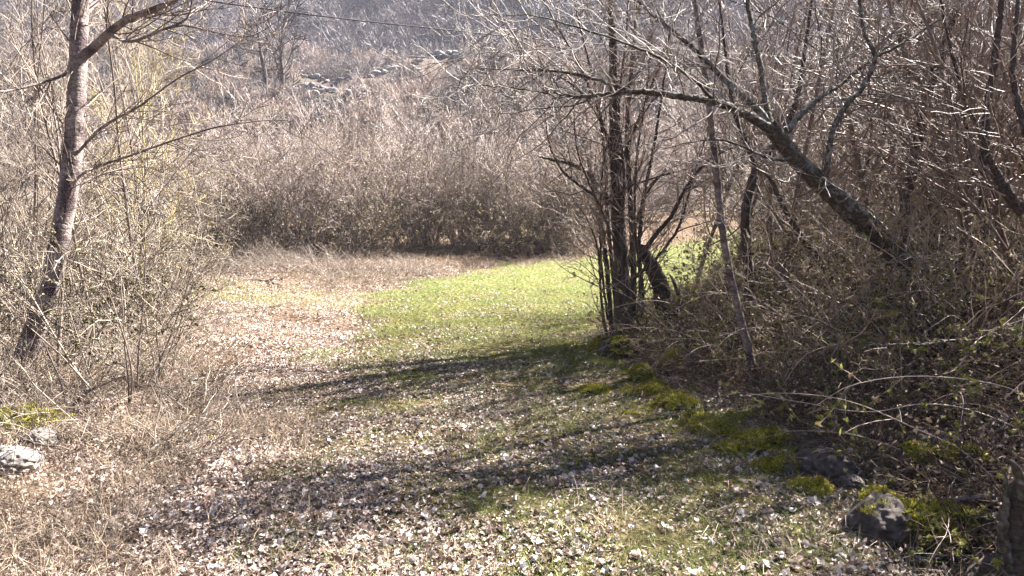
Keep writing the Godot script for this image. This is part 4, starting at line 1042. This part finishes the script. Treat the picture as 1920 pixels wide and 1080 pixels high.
func build_hill() -> void:
	var s := Shape.new()
	var line := smooth_line([Vector3(-23.800, 9.616, -18.890), Vector3(-17.914, 8.738, -20.812), Vector3(-8.445, 7.725, -22.721), Vector3(-2.787, 7.624, -25.223), Vector3(4.777, 7.771, -28.755), Vector3(24.055, 8.465, -36.864), Vector3(58.290, 10.427, -51.130)], [0.021, 0.021, 0.021, 0.021, 0.021, 0.021, 0.021], 0.5)
	s.tube(line[0], line[1], 8, Color.WHITE, Color.WHITE)
	tag(obj("overhead_cable", s.mesh(), M.cable), "black overhead cable sagging across the top of the hillside", "cable")
	# the dark pair of trees on the slope
	var K := style([Color(0.045, 0.036, 0.03), Color(0.07, 0.055, 0.045)], 0.25, 0.08, [0.0, 2.4, 1.6], 0.7, 0.5, 0.032, 0.4, 0.3)
	for k in 2:
		var x: float = [-17.9, -16.6][k]
		var d: float = [56.0, 55.0][k]
		var at := Vector3(x, hill(x, d) - 0.3, -d)
		var t := thing("dark_tree", ["straight dark bare tree standing on the far slope", "forked dark bare tree standing beside the straight one on the far slope"][k], "tree", at)
		var pts := []
		var w := []
		var tall: float = [7.0, 5.4][k]
		for i in 6:
			pts.append(Vector3([-0.22, 0.1][k] * i * 0.5 + rf() * 0.12, tall * i / 5.0, rf() * 0.2))
			w.append([0.24, 0.3][k] * (1.0 - 0.17 * i))
		obj("trunk", limb_shape(pts, w, "dark", 8, 0.3).mesh(), M.bark, t)
		var tw := Shape.new()
		sprout(tw, pts, w, [12, 16][k], [2.2, 3.4][k], 2, K, 0.25, Vector3.UP * 0.6)
		obj("twigs", tw.mesh(), M.twig, t, "stuff")
	# scrub too far off to count
	var kinds := []
	for k in 5:
		var q := Shape.new()
		var F := style([Color.WHITE, Color(0.7, 0.66, 0.62), Color(1.2, 1.15, 1.1)], 0.25, 0.04, [0.0, 3.0, 3.2], 0.7, 0.5, 0.016, 0.5, 0.05)
		for j in 13:
			var a := rf(0, TAU)
			grow(q, Vector3(cos(a), 0, sin(a)) * rf(0, 0.4), (Vector3.UP + Vector3(cos(a), 0, sin(a)) * rf(0.1, 1.1)).normalized(), rf(1.3, 2.3), 0.028, 2, F)
		kinds.append(q.mesh())
	for k in 5:
		var w := []
		var tint := []
		for i in 800:
			var d := 39.0 + 46.0 * rng.randf()
			var x := rf(-0.8, 0.85) * d
			var gap := noise.get_noise_2d(x * 3 + 300, d * 5)
			if gap < -0.1: continue
			if (absf(x / d + 0.22) < 0.06 and absf(d - 59.5) < 6.5 or absf(x / d + 0.15) < 0.06 and absf(d - 69.0) < 3.0 or absf(x / d + 0.12) < 0.06 and absf(d - 77.0) < 3.5) and rng.randf() < 0.93: continue
			var z := rf(0.5, 1.15)
			w.append(Transform3D(Basis(Vector3.UP, rf(0, TAU)) * z, Vector3(x, hill(x, d) - 0.1, -d)))
			var c := Color(0.20, 0.168, 0.158).lerp(Color(0.28, 0.215, 0.17), clampf(0.5 + 1.2 * noise.get_noise_2d(x * 5, d * 5 + 200) + rf() * 0.25, 0, 1)).lerp(Color(0.06, 0.054, 0.05), smoothstep(0.0, 0.2, noise.get_noise_2d(x * 4 + 700, d * 8)))
			tint.append(c)
		for i in 900:
			var d := 88.0 + 150.0 * pow(rng.randf(), 1.3)
			var x := rf(-0.72, 0.75) * d
			w.append(Transform3D(Basis(Vector3.UP, rf(0, TAU)) * rf(1.6, 3.0), Vector3(x, hill(x, d) - 0.2, -d)))
			tint.append(Color(0.055, 0.047, 0.05).lerp(Color(0.16, 0.13, 0.13), clampf(0.5 + 1.3 * noise.get_noise_2d(x * 1.5, d * 1.5 + 200), 0, 1)))
		tag(many("scrub", kinds[k], M.twig, w, tint), "grey brown leafless scrub clothing the far hillside", "scrub", "scrub of the far hillside")
	# rubble of the old terraces
	var shapes := []
	for k in 4: shapes.append(stone_shape(Vector3(0.42, 0.26, 0.34), 40 + k, 0.35, 0.0, Color(0.42, 0.4, 0.39), 6).mesh())
	var n := 0
	for c in [[-0.235, 61.0, 4.2, 2.6, 80], [-0.17, 68.0, 5.0, 1.2, 40], [-0.13, 73.0, 7.0, 0.8, 36], [-0.20, 66.5, 6.0, 1.0, 30], [-0.11, 64.0, 4.0, 1.0, 26], [-0.16, 54.5, 5.0, 0.6, 20], [-0.12, 79.0, 8.0, 0.8, 34], [-0.09, 59.0, 5.0, 1.2, 20], [-0.27, 70.0, 5.0, 0.8, 20], [-0.2, 76.0, 9.0, 0.8, 24]]:
		for i in c[4]:
			var d: float = c[1] + rf() * c[3]
			var x: float = c[0] * c[1] + rf() * c[2]
			var o := obj("terrace_stone", shapes[n % 4], M.rock)
			o.position = Vector3(x, hill(x, d) + 0.12, -d)
			o.rotation = Vector3(rf() * 0.3, rf(0, TAU), rf() * 0.3)
			o.scale = Vector3(rf(0.8, 1.6), rf(0.5, 1.0), rf(0.7, 1.2)) * rf(0.45, 1.35)
			tag(o, "white limestone block of the tumbled terraces on the far hillside", "stone", "stones of the tumbled terraces")
			n += 1


const LANDMARKS := [["slender tree's foot", -4.4, 6.4], ["white edge stone", -3.1, 4.7], ["upright grey stone", -3.2, 6.8], ["pale worn strip", -3.6, 11.9], ["dark hollow bush", -5.6, 16.6], ["upright brown shoots", -0.85, 18.3], ["trunk clump", 1.35, 9.0], ["blackened crooked trunk", 2.0, 8.9], ["lone thin stem", 2.1, 6.3], ["forked dark stem", 2.6, 8.2], ["leaning tree's foot", 3.9, 6.4], ["slanting brown stem", 3.7, 7.2], ["big grey boulder", 2.0, 3.9], ["golden mossy stone", 1.65, 5.2], ["blackish edge stem", 4.2, 5.4], ["far pale boulder", -9.1, 18.5]]

# every plant of a group is told apart by its height and by where it stands
func tell_apart() -> void:
	var used := {}
	for e in alike:
		var o: Node3D = e[0]
		var p := o.position
		var order := []
		for l in LANDMARKS: order.append([Vector2(l[1] - p.x, l[2] + p.z).length(), l])
		order.sort_custom(func(a, b): return a[0] < b[0])
		for q in order:
			var dx: float = p.x - q[1][1]
			var dd: float = -p.z - q[1][2]
			var way := ""
			if absf(dd) > 0.45 * absf(dx): way = "behind" if dd > 0.0 else "before"
			if absf(dx) > 0.45 * absf(dd): way += (" and " if way else "") + ("right of" if dx > 0.0 else "left of")
			var near: String = "close " if q[0] < 0.8 else ("" if q[0] < 1.7 else ("well " if q[0] < 3.5 else "far "))
			var tall: String = "small " if o.scale.x < 0.82 else ("tall " if o.scale.x > 1.08 else "")
			var text := "%s%s standing %s%s the %s" % [tall, e[1], near, way, q[1][0]]
			if not used.has(text) or q == order[-1]:
				used[text] = true
				o.set_meta("label", text)
				break

func _ready() -> void:
	rng.seed = 20240214
	noise.seed = 11
	noise.noise_type = FastNoiseLite.TYPE_SIMPLEX_SMOOTH
	noise.frequency = 0.06
	noise.fractal_octaves = 4
	fine.seed = 5
	fine.noise_type = FastNoiseLite.TYPE_SIMPLEX_SMOOTH
	fine.frequency = 0.1
	fine.fractal_octaves = 3
	# camera, sky, sun, exposure
	var cam := Camera3D.new()
	cam.name = "camera"
	cam.position = Vector3(0, 1.6, 0)
	cam.rotation_degrees = Vector3(-5.7, 0, 0)
	cam.fov = 42.0
	cam.near = 0.05
	cam.far = 900.0
	add_child(cam)
	cam.current = true
	var env := Environment.new()
	env.background_mode = Environment.BG_SKY
	var sky := ProceduralSkyMaterial.new()
	sky.sky_top_color = Color(0.42, 0.5, 0.67)
	sky.sky_horizon_color = Color(0.76, 0.75, 0.75)
	sky.sky_curve = 0.12
	sky.ground_bottom_color = Color(0.2, 0.18, 0.16)
	sky.ground_horizon_color = Color(0.5, 0.5, 0.5)
	env.sky = Sky.new()
	env.sky.sky_material = sky
	env.background_energy_multiplier = 0.145
	env.tonemap_mode = Environment.TONE_MAPPER_LINEAR
	env.tonemap_exposure = 10.6
	env.sdfgi_enabled = true
	env.ssao_enabled = true
	env.ssil_enabled = true
	env.fog_enabled = true
	env.fog_density = 0.0005
	env.fog_light_color = Color(0.82, 0.84, 0.92)
	var we := WorldEnvironment.new()
	we.name = "world"
	we.environment = env
	add_child(we)
	var sun := DirectionalLight3D.new()
	sun.name = "sun"
	sun.light_energy = 1.6
	sun.light_color = Color(1.0, 0.965, 0.935)
	sun.light_angular_distance = 0.5
	sun.shadow_enabled = true
	add_child(sun)
	sun.look_at_from_position(Vector3.ZERO, -Vector3(0.56, 0.695, -0.45))
	materials()
	M.moss_mesh = moss_patch()
	build_ground()
	trees()
	planting()
	build_stones()
	build_hill()
	build_cover()
	tell_apart()
